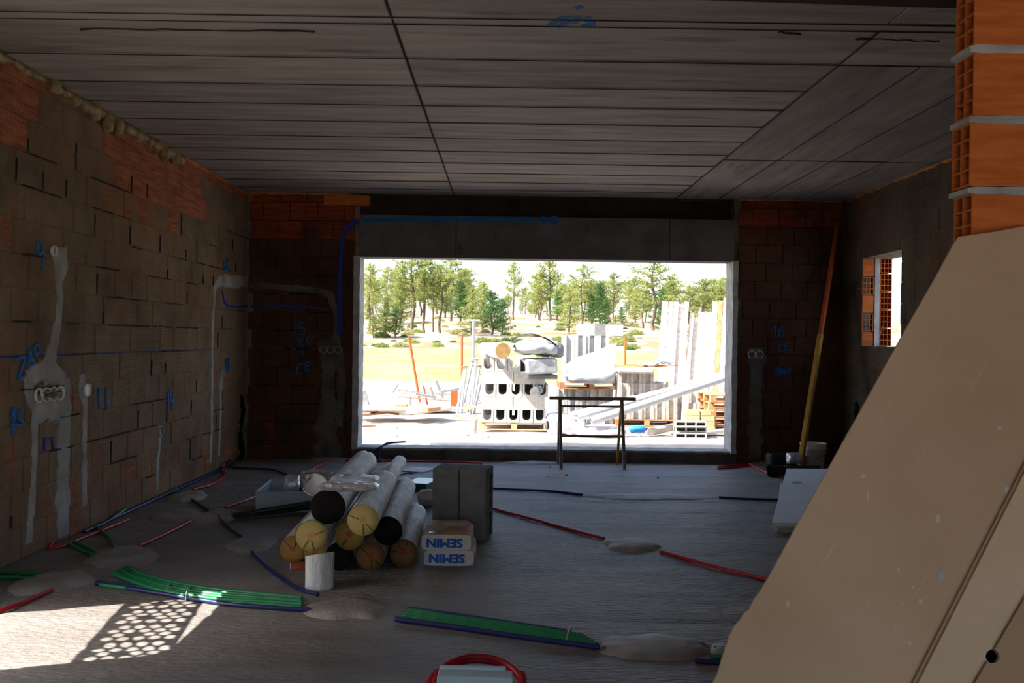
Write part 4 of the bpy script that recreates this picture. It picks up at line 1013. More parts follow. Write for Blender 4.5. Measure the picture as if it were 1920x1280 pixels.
bag(794, 889, 1060, 0.0, 'white-ended kraft bag with upside-down blue SEMIN print, lower of the two')
bag(790, 884, 1031, .099, 'white-ended kraft bag with upside-down blue SEMIN print, upper of the two', top=True)

# ------------------------------------------------------------------ foreground foam block and red coil
q = P(889, 1300, 3.22); root = empty('foam_block', (q.x, 3.22, 0), -.03, 'pale blue scuffed foam block standing on the floor in front, inside the red coil', 'foam block')
MB().box((0, .05, .093), (.272, .075, .186), ch=.004).build('front_slab', M['xps_block'], root)
MB().box((-.012, .098, .10), (.245, .022, .19), ch=.003).build('rear_slab', M['xps_block'], root)
MB().box((.118, .104, .085), (.03, .03, .17), ch=.003).build('side_rib', M['xps_block'], root)
cz = P(895, 1300, 3.45); pts = []
for t in range(0, 73):
    a = t/72*2*PI*2.0+.3; pts.append(Vector((cz.x+(.175+.012*math.sin(a*.5))*math.cos(a), 3.47+.17*math.sin(a), .055+.045*math.sin(a)+t*.0004)))
pts = smooth(pts, 5); tag(MB().tube(pts, [.0145 if k % 2 else .0122 for k in range(len(pts))], 10).build('conduit_coil', M['red']), 'coiled red corrugated conduit round the pale blue foam block', 'coil')

# ------------------------------------------------------------------ plasterboard sheets leaning at the stub wall
# sheet plane: through the top edge near the stub wall, base nearer the camera
py0 = SY-.065; tz = 1.72
nrm = Vector((0, tz, .62)).normalized()                     # plane normal: leans back by .62 m over its height
p0 = Vector((0, py0, tz)); nrm = Vector((0, tz, -.62)).normalized()
def SP(px, py, off=0):
    d = _r(px, py); o_ = Vector((0, 0, CH)); pp = p0-nrm*off
    return o_+d*((pp-o_).dot(nrm)/d.dot(nrm))
ex = Vector((1, 0, 0)); ey = nrm.cross(ex).normalized()
if ey.z < 0: ey = -ey
def to2(p, off): v = p-(p0-nrm*off); return (v.dot(ex), v.dot(ey))
def sheet(px_pts, off, th, mat, label, name='plasterboard_sheet', holes=(), extra2=(), group='plasterboard sheets leaning at the right'):
    pts = [to2(SP(x, y_, off), off) for x, y_ in px_pts]+list(extra2)
    ho = [[to2(SP(x, y_, off), off) for x, y_ in h] for h in holes]
    base = p0-nrm*off
    m = MB(); m.prism(pts, th, fn=lambda v: base+ex*v.x+ey*v.y+nrm*v.z, holes=ho)
    return tag(m.build(name, mat), label, 'plasterboard', group)
def hit_floor(p1, p2, off):          # continue the edge p1->p2 to the floor in sheet plane
    a, b_ = SP(*p1, off), SP(*p2, off); t = (a.z-.004)/(a.z-b_.z); q = a+(b_-a)*t; return to2(q, off)
e1 = hit_floor((1795, 450), (1345, 1270), 0); xr = to2(SP(1920, 425), 0)
hole = [(1861+13*math.cos(t*PI/8), 1230+13*math.sin(t*PI/8)) for t in range(16)]
def off_xy(q, dx): return (q[0]+dx, q[1])
yb0 = e1[1]
top = [(2150, 385), (1990, 412), (1920, 424), (1868, 434), (1826, 440), (1797, 444)]
left = [(1788, 458), (1760, 510), (1700, 615), (1600, 795), (1500, 975), (1440, 1085), (1412, 1128), (1405, 1142), (1396, 1148), (1388, 1162), (1378, 1172), (1368, 1192), (1358, 1222), (1346, 1262)]
L0 = to2(SP(1795, 450), 0); L1 = to2(SP(1345, 1270), 0)
sheet(top+left, 0, .0125, M['board'], 'large brown plasterboard sheet with broken lower left corner leaning at the brick wall', extra2=[e1, (e1[0]+2.0, yb0)], holes=[hole])
big_sheet = [o for o in COL.objects if o.name.startswith('plasterboard_sheet')][0]
for (x, y_, a_, b2_) in ((1889, 920, 6, 8), (1758, 972, 4, 9), (1764, 1080, 6, 11), (1684, 1068, 3, 4), (1726, 1127, 4, 5), (1690, 1132, 3, 4), (1678, 1175, 3, 5), (1625, 1126, 2, 4), (1712, 1100, 2, 3), (1705, 1206, 4, 4), (1683, 1198, 3, 3), (1618, 893, 5, 3), (1627, 930, 3, 8), (1477, 1132, 4, 7), (1874, 802, 5, 4)):
    pts2 = [to2(SP(x+a_*math.cos(t*PI/6+.3)*(1+.2*math.sin(t*2.3)), y_+b2_*math.sin(t*PI/6+.3), 0), 0) for t in range(12)]
    m = MB(); m.prism(pts2, .0012, fn=lambda v: p0+ex*v.x+ey*v.y-nrm*(v.z-.0002)); m.build('plaster_spot', M['board_edge' if a_ < 5 else 'jamb'], big_sheet)
for (x0_, y0_, x1_, y1_) in ((1700, 700, 1640, 810), (1780, 620, 1745, 690), (1590, 990, 1515, 1095), (1755, 1045, 1690, 1160), (1640, 1150, 1590, 1255), (1870, 640, 1800, 770), (1660, 600, 1640, 655), (1570, 1010, 1540, 1060), (1760, 800, 1700, 900)):
    a_, b2_ = Vector(to2(SP(x0_, y0_, 0), 0)), Vector(to2(SP(x1_, y1_, 0), 0)); nn_ = (b2_-a_).normalized(); nn_ = Vector((-nn_.y, nn_.x))*.0008
    m = MB(); m.prism([a_-nn_*.3, a_+nn_*.3, a_.lerp(b2_, .5)+nn_, b2_+nn_*.2, b2_-nn_*.2, a_.lerp(b2_, .5)-nn_], .0006, fn=lambda v: p0+ex*v.x+ey*v.y-nrm*(v.z-.0002)); m.build('scratch', M['board_edge'], big_sheet)
pts2 = [to2(SP(1861+24*math.cos(t*PI/8), 1230+24*math.sin(t*PI/8), -.02), -.02) for t in range(16)]
m = MB(); m.prism(pts2, .004, fn=lambda v: p0+nrm*.02+ex*v.x+ey*v.y+nrm*v.z); m.build('dark_hole_disc', M['void'], big_sheet)  # added black disc that makes the hole look dark inside
# second sheet over it, paler factory edge
e2 = hit_floor((1935, 858), (1722, 1280), .026)
sheet([(2150, 470), (1935, 858), (1722, 1280)], .026, .0125, M['board_edge'], 'paler plasterboard sheet lying over the large one on the right, ridged edge', extra2=[e2, (e2[0]+1.2, e2[1])], holes=[hole])
e2b = hit_floor((1928, 858), (1714, 1280), .0125)
sheet([(2130, 470), (1927, 858), (1712, 1280)], .0132, .0120, M['board'], 'thin edge of the middle plasterboard sheet showing under the paler one', extra2=[hit_floor((1927, 858), (1712, 1280), .0132), (e2[0]+1.1, hit_floor((1927, 858), (1712, 1280), .0132)[1])], holes=[hole])
e3 = hit_floor((1935, 1098), (1828, 1280), .0395)
sheet([(2150, 720), (1935, 1098), (1865.2, 1217), (1870, 1220.5), (1873.5, 1226), (1874, 1232), (1871.5, 1238), (1867, 1242), (1861, 1243), (1855.5, 1242), (1851.3, 1240.4), (1828, 1280)], .0395, .0125, M['board_dark'], 'darker brown plasterboard sheet at the lower right corner, round black hole at its edge', extra2=[e3, (e3[0]+.9, e3[1])])

# ------------------------------------------------------------------ right rear corner things
# white foam boards tilted, with an oval hole
def foam_board(c4, th, label, hole=None):
    a, b_, c, d = c4; m = MB(); nn = (b_-a).cross(d-a).normalized()
    if nn.z < 0: nn = -nn
    e1_ = (b_-a).normalized(); e2_ = nn.cross(e1_)
    to = lambda p: ((p-a).dot(e1_), (p-a).dot(e2_))
    hs = [[to(h) for h in hole]] if hole else []
    m.prism([to(p) for p in c4], th, fn=lambda v: a+e1_*v.x+e2_*v.y-nn*v.z, holes=hs)
    return tag(m.build('foam_board', M['xps']), label, 'foam board')
a = F(1447, 979, .075); bq = a+Vector((.9, 0, 0)); d_ = P(1475, 878, 8.6); cq = d_+Vector((.9, 0, 0))
# plane for hole
nn = (bq-a).cross(d_-a).normalized(); oo = Vector((0, 0, CH))
def onp(px, py): d = _r(px, py); return oo+d*((a-oo).dot(nn)/d.dot(nn))
foam_board([a, bq, cq, d_], .03, 'white foam board with an oval hole propped up beside the plasterboard', [onp(1497+13*math.cos(t*PI/8), 905+3.2*math.sin(t*PI/8)) for t in range(16)])
sh = Vector((0, .02, -.045)); a2 = a+sh+Vector((.03, 0, 0)); foam_board([a2, a2+Vector((.9, 0, 0)), P(1463, 893, 7.9)+Vector((.9, 0, -.06)), P(1463, 893, 7.9)+Vector((0, 0, -.06))], .03, 'lower white foam board under the one with the hole, corner showing')
tag(MB().box((a.x+.5, a.y+.05, .014), (.9, .10, .028)).build('foam_strip', M['xps_edge']), 'pale foam strip on the floor under the tilted foam boards', 'foam strip')
tag(MB().box((d_.x+.55, 8.5, (d_.z-.045)/2), (.6, .12, d_.z-.05), ch=.01).build('support_box', M['gblock']), 'dark block holding up the rear of the foam boards', 'block')
q = F(1524, 872); q = Vector((P(1524, 872, 9.75).x, 9.75, 0)); root = empty('bucket', q, 0, 'white plaster bucket with dark smears beside the yellow pole', 'bucket')
bh = P(1524, 830, 9.75).z; rt = .138
MB().lathe([(.0001, .0), (.105, 0), (.112, .02), (rt*.93, bh*.8), (rt, bh*.8), (rt, bh*.86), (rt*.97, bh*.9), (rt*1.02, bh), (rt*.96, bh), (rt*.9, bh*.8), (.1, .02), (.0001, .015)], (0, 0, 0), 28).build('bucket_shell', M['white_pl'], root)
MB().tube([(rt*math.cos(t*PI/10), -rt*.7*math.sin(t*PI/10)-.02, bh*.86-.10*math.sin(t*PI/10)) for t in range(11)], .003, 6).build('handle', M['galv'], root)
q = P(1488, 864, 9.45); tag(pillow('foil_pack', (q.x, 9.45, .19), (.15, .12, .14), M['foil'], .1, PI/2*.9, amp=.02), 'silver foil wrapped pack standing on the black pipe beside the bucket', 'package')
a, b_ = P(1442, 869, 9.4), P(1500, 869, 9.4); a.z = b_.z = .062
root = empty('black_pipe', a, 0, 'black pipe lying on the floor below the foil pack', 'pipe'); MB().tube([(0, 0, 0), (.14, 0, 0), (b_-a)+Vector((.2, 0, 0))], .06, 20, caps=False).build('pipe_body', M['black'], root); MB().tube([(-.002, 0, 0), (.05, 0, 0)], .066, 20, caps=False).build('socket', M['black'], root)
tag(MB().box((P(1450, 862, 9.75).x+.12, 9.75, .10), (.36, .2, .2), .0, ch=.02).build('black_case', M['black']), 'black case on the floor behind the black pipe', 'case')
pts = smooth([Vector((3.32+.12*math.cos(t), 9.0+.12*math.sin(t), .03+.012*t/2)) for t in [k*.5 for k in range(26)]], 3)
q = P(1566, 872, 8.6); pts = [p+Vector((q.x+.08-3.32, -.4, 0)) for p in pts]; tag(MB().tube(pts, .013, 8).build('conduit_coil', M['red']), 'small red conduit coil on the floor behind the plasterboard edge', 'coil')
# yellow pole leaning into the corner, red light on its upper half put into the colour
a, m_, b_ = P(1498, 850, 9.55), None, P(1570, 425, D-.06); a.z = 0
mid = a.lerp(b_, .55)
root = empty('leaning_pole', a, 0, 'tall leaning yellow pole, upper half coloured for red light, in the rear right corner', 'pole')
rot = (b_-a).to_track_quat('Z', 'Y').to_matrix()
MB().box((mid-a)/2, (.05, .06, (mid-a).length), rot, ch=.005).build('yellow_rail', M['yellow'], root)
MB().box((mid-a)+(b_-mid)/2, (.042, .05, (b_-mid).length), rot, ch=.005).build('red_lit_rail', M['dull_red'], root)
for k in range(7): v = (mid-a)*(.1+.13*k); MB().lathe([(.0001, 0), (.009, 0), (.009, -.01)], v+Vector((0, -.033, 0)), 10, axis=Vector((0, -1, 0))).build('hole', M['void'], root)

# ------------------------------------------------------------------ trestle in front of the opening
fY = F(1052, 878).y; root = empty('trestle', (P(1052, 878, fY).x, fY, 0), 0, 'thin metal trestle standing in front of the big opening', 'trestle')
ox = root.location
def rel(px, py, Y=fY): return P(px, py, Y)-ox
z0_ = -ox.z
MB().box((rel(1030, 746)+rel(1192, 748))/2+Vector((0, 0, 0)), ((rel(1192, 748)-rel(1030, 746)).x, .05, .035), ch=.004).build('top_bar', M['steel'], root)
legs = [((1050, 748), (1052, 879), 0), ((1166, 748), (1171, 879), 0)]
for (p, q_, d__) in legs: v = rel(*q_); v.z = 0; MB().tube([rel(*p), v], .019, 10).build('leg', M['steel'], root)
for (p, q_) in (((1050, 748), (1046, 862)), ((1166, 748), (1157, 858))): v = rel(*q_, fY+.35); v.z = 0; MB().tube([rel(*p)+Vector((0, .03, 0)), v], .015, 10).build('leg', M['yellow'] if p[0] > 1100 else M['steel'], root)
for yy in (761, 817): MB().tube([rel(1050, yy), rel(1168, yy+1)], .012, 8).build('cross_bar', M['steel'], root)

# ------------------------------------------------------------------ outside the opening: blocks, pallets, timber
GZ = -.05
def ublock_mesh(mat):
    b = MB(); W, Hh, L = .196, .20, .49; t = .034; n = 8
    prof = [(-W/2, 0), (W/2, 0), (W/2, Hh), (W/2-t, Hh)]
    r = W/2-t; zc_ = t+r*.9
    prof += [(r*math.cos(a), zc_+r*math.sin(a)*.9) for a in [-(k*PI/n) for k in range(n+1)]]
    prof += [(-W/2+t, Hh), (-W/2, Hh)]
    b.prism([(x, z) for x, z in prof], L, fn=lambda v: Vector((v.x, v.z, v.y)))
    me = b.mesh('u_block'); me.materials.append(mat); return me
UM = ublock_mesh(M['block'])
def hblock_mesh(mat):
    b = MB(); W, L, Hh = .195, .49, .2; n = .045; k = .05
    prof = [(-W/2, 0), (-n, 0), (-n*.8, k), (n*.8, k), (n, 0), (W/2, 0), (W/2, L), (n, L), (n*.8, L-k), (-n*.8, L-k), (-n, L), (-W/2, L)]
    hl = [[(-.06, .10), (.06, .10), (.06, .22), (-.06, .22)], [(-.06, .27), (.06, .27), (.06, .39), (-.06, .39)]]
    b.prism(prof, Hh, holes=hl); me = b.mesh('h_block'); me.materials.append(mat); return me
HM = hblock_mesh(M['block']); HB = hblock_mesh(M['block_b'])
def place(me, name, loc, rz, label, cat, group):
    o = bpy.data.objects.new(name, me); COL.objects.link(o); o.location = loc; o.rotation_euler = (0, 0, rz); return tag(o, label, cat, group)
def pallet(loc, W, L, rz, label, mat='pine', group=None, nb=6):
    root = empty('pallet', loc, rz, label, 'pallet', group); h = .12
    for i in range(nb): MB().box((0, -L/2+L*(i+.5)/nb, h-.011), (W, L/nb*.72, .02)).build('deck_board', M[mat], root)
    for y_ in (-L/2+.05, 0, L/2-.05):
        MB().box((0, y_, .008), (W, .09, .016)).build('bottom_board', M[mat], root)
        for x in (-W/2+.045, 0, W/2-.045): MB().box((x, y_, .057), (.09, .09, .08)).build('spacer', M[mat], root)
    return root
YB = 14.1; q0 = P(899, 795, YB).x; q1 = P(1024, 795, YB).x
zb = P(960, 792, YB).z; zg = zb-.12
pallet(((q0+q1)/2+.02, YB+.6, zg), (q1-q0)+.07, 1.2, 0, 'pale wooden pallet under the tall stack of channel blocks')
colx = [P(x, 780, YB).x for x in (908, 932, 956, 981, 1008)]
hU = .2095; zr_ = zb
rowpx = [(903, 928, 953.5, 978.5, 1004), None, (909, 933, 958, 983, 1009), None, (914, 938, 963)]
cnt = 0
names_row = {0: 'bottom row', 2: 'middle row', 4: 'top row'}
for r_ in range(5):
    if rowpx[r_]:
        for i, x in enumerate(rowpx[r_]):
            X = q0+.12+.205*i+(.03 if r_ == 2 else 0)
            for dpt in (0, .5):
                lab = f'channel-shaped grey block, {["leftmost","second","third","fourth","fifth"][i]} in the {names_row[r_]} of the pallet stack, front' if not dpt else f'channel-shaped grey block in the rear half of the pallet stack, {["first","second","third","fourth","fifth"][i]} in its {names_row[r_]}'
                place(UM, 'channel_block', (X, YB+dpt, zr_), R.uniform(-.01, .01), lab, 'block', 'channel blocks on the pallet')
        if True:  # blocks added to close the tunnels so the channels stay dark
            for i in range(2): place(UM, 'channel_block', (q0+.53*i+.03, YB+1.10, zr_), -PI/2, f'added sideways channel block keeping light out behind the {names_row[r_]}, {"left" if i == 0 else "right"}', 'block', 'channel blocks on the pallet')
    else:
        for i in range(2):
            for k in range(6):
                if k in (1, 3): continue
                X = q0+.507*i+.02
                lab = f'channel-shaped block laid sideways, {"left" if i == 0 else "right"}, in the {"lower" if r_ == 1 else "upper"} flat course of the stack' if k == 0 else f'sideways channel block {["front","","third","","fifth","rearmost"][k]} from the front in the {"lower" if r_ == 1 else "upper"} flat course, {"left" if i == 0 else "right"}'
                place(UM, 'channel_block', (X, YB+.10+.2*k, zr_), -PI/2, lab, 'block', 'channel blocks on the pallet')
    zr_ += hU-.0085 if r_ == 99 else .2005
ztop = zr_
# log on the stack
a = P(943, 652, YB-.42); dirv = Vector((-.28, 1, .0)).normalized()
root = empty('cut_log', a, 0, 'thick round log on top of the block stack, sawn end facing the room', 'log'); rl = 15*(YB-.42)/FPX
a.z = ztop+rl+.004; root.location = a
MB().tube([(0, 0, 0), dirv*.5, dirv*1.15], [rl, rl, rl*.95], 24).build('log_body', M['plank'], root)
MB().tube([-dirv*.004, dirv*.004], rl*.97, 24).build('sawn_end', M['logend'], root)
# second short log sticking out at the stack's right side
a = P(1002, 735, YB-.30); root = empty('cut_log', a, 0, 'short grey log end sticking out of the right side of the block stack', 'log')
# grey bags / tarpaulin over the stack's right
def drape(name, c, d, mat, label, seed, amp=.05, rz=0, nx=16, cat='tarpaulin', sag=None, ny=10):
    m = MB(); vs = []
    Rm = Matrix.Rotation(rz, 3, 'Z')
    for i in range(nx+1):
        for k in range(20):
            t = 2*PI*k/20; u = -1+2*i/nx; cx, cz = math.cos(t), math.sin(t); f = (1-abs(u)**5*.55)
            p = Vector((u*d[0]/2, math.copysign(abs(cx)**.55, cx)*d[1]/2*f, math.copysign(abs(cz)**.6, cz)*d[2]/2*f))
            if sag: p.z += sag(u)
            n_ = Vector((noise.noise(p*5+Vector((seed, 0, 0))), noise.noise(p*5+Vector((0, seed, 0))), noise.noise(p*5+Vector((0, 0, seed)))))
            n2_ = Vector((noise.noise(p*14+Vector((seed, 0, 0))), noise.noise(p*14+Vector((0, seed, 0))), noise.noise(p*14+Vector((0, 0, seed)))))
            vs.append(Rm @ (p+n_*amp+n2_*amp*.4)+Vector(c))
    fs = [(i*20+k, i*20+(k+1) % 20, (i+1)*20+(k+1) % 20, (i+1)*20+k) for i in range(nx) for k in range(20)]+[tuple(range(20)), tuple(nx*20+k for k in range(20))]
    m.add(vs, fs, 0, True); return tag(m.build(name, mat, fix=False), label, cat)
qa, qb = P(965, 640, YB), P(1040, 640, YB)
zt2 = P(1000, 640, YB).z
bagc = Vector(((P(998, 640, YB).x+P(1012, 640, YB).x)/2, YB+.25, 0))
MB().tube([(0, 0, 0), (.07, .27, .02)], .075, 16).build('log_body', M['tarp_dark'], root)
# grey bags stacked on the right of the upper flat course
x0_, x1_ = P(982, 700, YB).x, P(1040, 700, YB).x
tag(MB().box(((x0_+x1_)/2, YB+.28, (P(1000, 700, YB).z+P(1000, 672, YB).z)/2), (x1_-x0_, .8, .235), Matrix.Rotation(.10, 3, 'Z') @ Matrix.Rotation(-.05, 3, 'Y'), ch=.03).build('wrapped_bale', M['tarp']), 'square pale wrapped bale on the right of the stack, below the tarpaulin', 'bale')
tag(MB().box(((x0_+x1_)/2+.02, YB+.30, P(1000, 706, YB).z-.0), (x1_-x0_-.02, .75, .07), .10, ch=.01).build('dark_sheet', M['tarp_dark']), 'dark sheet under the wrapped bale on the block stack', 'sheet')
x0_, x1_ = P(966, 650, YB).x, P(1048, 650, YB).x; zc_ = (P(1000, 668, YB).z+P(1000, 635, YB).z)/2
drape('tarpaulin', ((x0_+x1_)/2, YB+.28, zc_), (x1_-x0_, .9, .26), M['tarp'], 'pale grey tarpaulin bundled over the top right of the block stack', 3, .045, .08, sag=lambda u: -.05*max(0, u)**3)
q = P(1046, 655, YB+.05); drape('tarpaulin_fold', (q.x-.02, YB+.1, q.z), (.16, .3, .24), M['tarp_dark'], 'grey tarpaulin corner hanging off the right side of the bundle', 8, .03, .4, 8)
for k in range(3):
    pts = smooth([P(955+k*3, 640-k, YB+.1), P(972, 631-k, YB+.02), P(1000, 630-k*2, YB-.1), P(1025, 634+k, YB-.12), P(1047, 650, YB-.1)], 8)
    tag(MB().tube(pts, .008, 6).build('black_hose', M['black']), ['lowest', 'middle', 'highest'][k]+' of three black hoses arching over the pale tarpaulin', 'hose')
q = P(911, 640, YB); tag(MB().tube([P(911, 656, YB+.02)+Vector((0, .1, -.05)), P(913, 668, YB+.02)+Vector((0, .15, -.10)), P(915, 678, YB)+Vector((0, .22, -.12))], [.045, .05, .02], 10).build('cement_lump', M['jamb']), 'white hardened lump in the leftmost top channel block', 'lump')

# second stack: wrapped hollow blocks on two levels
YC = 15.6; pc = FPX/YC
xa, xb = P(1042, 760, YC).x, P(1162, 760, YC).x
zz = gz(1.5, YC)+.0
def hrow(z, xs_, n, me, y0, lab, grp, jit=.01, depth=1):
    for i in range(n):
        for d_k in range(depth): place(me, 'hollow_block', (xs_+.2*i+.1, y0+.5*d_k+R.uniform(-jit, jit), z), R.uniform(-.01, .01), (lab % ['first', 'second', 'third', 'fourth', 'fifth', 'sixth'][i]) if d_k == 0 else 'hollow block hidden behind: '+(lab % ['first', 'second', 'third', 'fourth', 'fifth', 'sixth'][i]), 'block', grp)
for r_ in range(3): hrow(zz+.2*r_, xa, 5, HM, YC+.03*r_, 'hollow grey block, %s from left, ground stack behind the trestle, '+['lowest', 'middle', 'upper'][r_]+' course', 'hollow blocks behind the trestle', .02)
pallet((xa+.62, YC+.45, zz+.605), 1.12, 1.0, 0, 'weathered reddish pallet between the two levels of wrapped blocks', 'oldwood', nb=7)
zt = zz+.73; xs2 = P(1056, 680, YC).x
for r_ in range(4): hrow(zt+.2*r_, xs2, 4, HM, YC+.02, 'hollow white block, %s from left, upper wrapped stack, '+['lowest', 'second', 'third', 'finned'][r_]+' course', 'hollow blocks in the wrapped stack', .012, 1)
xs3 = P(1080, 612, YC).x
for i in range(2): place(UM, 'channel_block', (xs3+.03+.3*i, YC+.14, zt+.8), -PI/2+PI*0, f'smooth white block on the very top of the wrapped stack, {"left" if i == 0 else "right"}', 'block', 'blocks topping the wrapped stack')
# film around the wrapped stack
m = MB(); vs = []; nx_, nz_ = 26, 16; fx0, fx1 = xs2+.02, xs2+.90; fz0, fz1 = zt-.03, zt+.62
for j in range(nz_+1):
    for i in range(nx_+1):
        u = i/nx_; v = j/nz_; a_ = u*1.25
        x = fx0+(fx1-fx0)*min(u*1.25, 1); y_ = YC-.045 if a_ <= 1 else YC-.045+(a_-1)*1.6
        low = .0+.20*(1-u)*0
        z_ = fz0+(fz1-fz0)*v*(.45+.6*min(1, u*1.4)**.8) + .02*math.sin(u*9)
        vs.append((x+.01*noise.noise(Vector((x*9, z_*9, 0))), y_-.03*abs(noise.noise(Vector((x*5, z_*12, 2))))-.02*math.sin(v*PI), z_))
fs = [(j*(nx_+1)+i, j*(nx_+1)+i+1, (j+1)*(nx_+1)+i+1, (j+1)*(nx_+1)+i) for j in range(nz_) for i in range(nx_)]
m.add(vs, fs, 0, True); tag(m.build('plastic_film', M['film'], fix=False), 'torn plastic film wrapped round the upper stack of white blocks', 'film')
q = P(1110, 705, YC-.2); drape('film_roll', (q.x, YC-.15, zt+.06), (.85, .18, .15), M['tarp'], 'rolled up white plastic hanging at the foot of the wrapped blocks', 21, .03, .0, sag=lambda u: .10*max(0, u)**2, cat='film')

# third stack right: beige blocks
YD = 15.2; xa = P(1160, 760, YD).x; zz = gz(2.3, YD)
pallet((xa+.48, YD+.45, zz), 1.05, 1.0, 0, 'reddish pallet under the beige hollow blocks behind the pipes', 'oldwood')
zz += .122
grp = 'beige hollow blocks behind the pipes'
cour = [(5, 0), (5, 0), (4, .0), (3, .0)]
for r_, (n_, off) in enumerate(cour): hrow(zz+.2*r_, xa+off, n_, HB, YD+.02*r_, 'beige hollow block, %s from left, stack behind the pipes, '+['lowest', 'second', 'third', 'topmost'][r_]+' course', grp, .02)
zz4 = zz+.8
tag(MB().box((xa+.28, YD+.2, zz4+.02-.0), (.62, .55, .10), ch=.03).build('cement_slab', M['block']), 'pale speckled slab lying on top of the beige blocks', 'slab')
# junk on top: small white hose rings, boards
for k, (x, y_) in enumerate(((1212, 668), (1245, 664))):
    q = P(x, y_, YD+.3); tag(MB().tube([(q.x+.13*math.cos(t*PI/10), q.y+.12*math.sin(t*PI/10), zz4+.11+.05*k+.02*math.sin(t)) for t in range(21)], .022, 10).build('hose_ring', M['pvc']), ['grey hose ring on top of the beige blocks, left', 'grey hose ring on top of the beige blocks, right'][k], 'hose')
for k in range(4): q = P(1180+22*k, 676, YD+.25); tag(MB().box((q.x, q.y+.03*k, zz4+.085+.022*(k % 2)), (.5, .09, .02), R.uniform(-.4, .4)).build('wood_scrap', M['oldwood']), ['first', 'second', 'third', 'fourth'][k]+' reddish board scrap from left, on top of the beige blocks', 'wood scrap', 'board scraps on the beige blocks')
for i in range(3):
    q = P(1232+14*i, 700, YD+.4); place(HB, 'hollow_block', (P(1255, 700, YD+.5).x+.2*i*.6-.1, YD+.5+.0*i, zz+.41), .3, f'grey hollow block standing loose right of the beige stack, {["left", "middle", "right"][i]}', 'block', 'loose blocks right of the beige stack') if i < 1 else None
for i in range(3): place(HM, 'hollow_block', (P(1262, 700, YD).x+.13+.205*i, YD+.1, gz(3, YD)), 0, f'grey block on the ground under the pipes, {["left", "middle", "right"][i]}', 'block', 'ground blocks under the pipes')
for i in range(3): place(HM, 'hollow_block', (P(1262, 700, YD).x+.13+.205*i, YD+.12, gz(3, YD)+.2), 0, f'grey block in the second course under the pipes, {["left", "middle", "right"][i]}', 'block', 'ground blocks under the pipes')
for i in range(2): place(HM, 'hollow_block', (P(1262, 700, YD).x+.13+.205*i+.05, YD+.12, gz(3, YD)+.4), 0, f'grey block in the third course under the pipes, {["left", "right"][i]}', 'block', 'ground blocks under the pipes')
x_ = P(1286, 720, 14.9).x; tag(MB().box((x_, 14.9, .42), (.10, .10, .95), Matrix.Rotation(.04, 3, 'Y'), ch=.006).build('wood_post', M['plank']), 'pale upright timber post behind the grey pipes', 'post')
# leaning bleached planks
xs_ = 1238; k = 0; YP = 18.0
while xs_ < 1420:
    wpx = R.uniform(8, 13); top = {0: 565, 1: 566, 2: 566}.get(k, 0) or (568 if xs_ < 1280 else (588 if xs_ < 1300 else (580-(xs_-1300)*.10 if xs_ < 1330 else 560)))+R.uniform(-5, 8)
    w_ = wpx*YP/FPX; xt = P(xs_+wpx/2+3, top, YP+.7); base = P(xs_+wpx/2-10, 790, YP-.4); base.z = gz(base.x, base.y)
    L = (xt-base).length; root = empty('plank', base, 0, f'long bleached plank leaning upright, number {k+1} counted from the left' if False else '', None)
    bpy.data.objects.remove(root)
    rot = (xt-base).to_track_quat('Z', 'Y').to_matrix()
    m = MB(); dvec = (xt-base).normalized()
    rot = Matrix((Vector((1, 0, 0))-dvec*dvec.x, dvec.cross(Vector((1, 0, 0))), dvec)).transposed(); 
    for c_ in range(3):
        pass
    rot = Matrix([v.normalized() for v in (Vector((1, 0, 0))-dvec*dvec.x, dvec.cross(Vector((1, 0, 0))), dvec)]).transposed()
    m.box((base+xt)/2+Vector((0, -.03*(k % 3), 0)), (w_-.008, .027, L), rot, ch=.003)
    ordn = ['leftmost', 'second', 'third', 'fourth', 'fifth', 'sixth', 'seventh', 'eighth', 'ninth', 'tenth', 'eleventh', 'twelfth', 'thirteenth', 'fourteenth', 'fifteenth', 'sixteenth', 'seventeenth', 'eighteenth', 'nineteenth', 'twentieth', 'twenty-first', 'twenty-second', 'twenty-third'][k]
    tag(m.build('plank', M['oldwood'] if k in (10,) else M['plank']), f'{ordn} from left of the tall bleached planks leaning upright beyond the blocks', 'plank', 'tall planks leaning upright')
    xs_ += wpx*(1 if k not in (0, 9) else 1); k += 1
# trestle rail the planks lean on
tag(MB().box((P(1345, 640, YP+.55).x, YP+.75, .6), (1.7, .10, 1.3)).build('plank_rack', M['plank']), 'broad wooden panel the tall planks lean on', 'panel')
# pallets stacked on the right, holding the pipes
xp = P(1338, 740, 14.6).x
for k in range(5): pallet((xp+.42+R.uniform(-.03, .03), 14.9, gz(xp, 14.6)+.121*k), 1.0, .9, R.uniform(-.05, .05), f'reddish old pallet, {["lowest", "second", "third", "fourth", "topmost"][k]} in the stack at the right edge of the opening', 'oldwood', 'old pallets at the right', nb=5)
for r_ in range(4):
    for i in range(2):
        o = MB().box((0, 0, .045), (.22, .11, .085), ch=.004).build('clay_brick', M['pine']); o.location = (P(1302, 700, 14.4).x+.235*i, 14.45+.02*r_, gz(3, 14.4)+.12*0+.09*r_); o.rotation_euler = (0, 0, R.uniform(-.1, .1))
        tag(o, f'orange-tan block, {["lowest", "second", "third", "topmost"][r_]} course, {"left" if i == 0 else "right"}, beside the old pallets', 'brick', 'tan bricks beside the pallets')
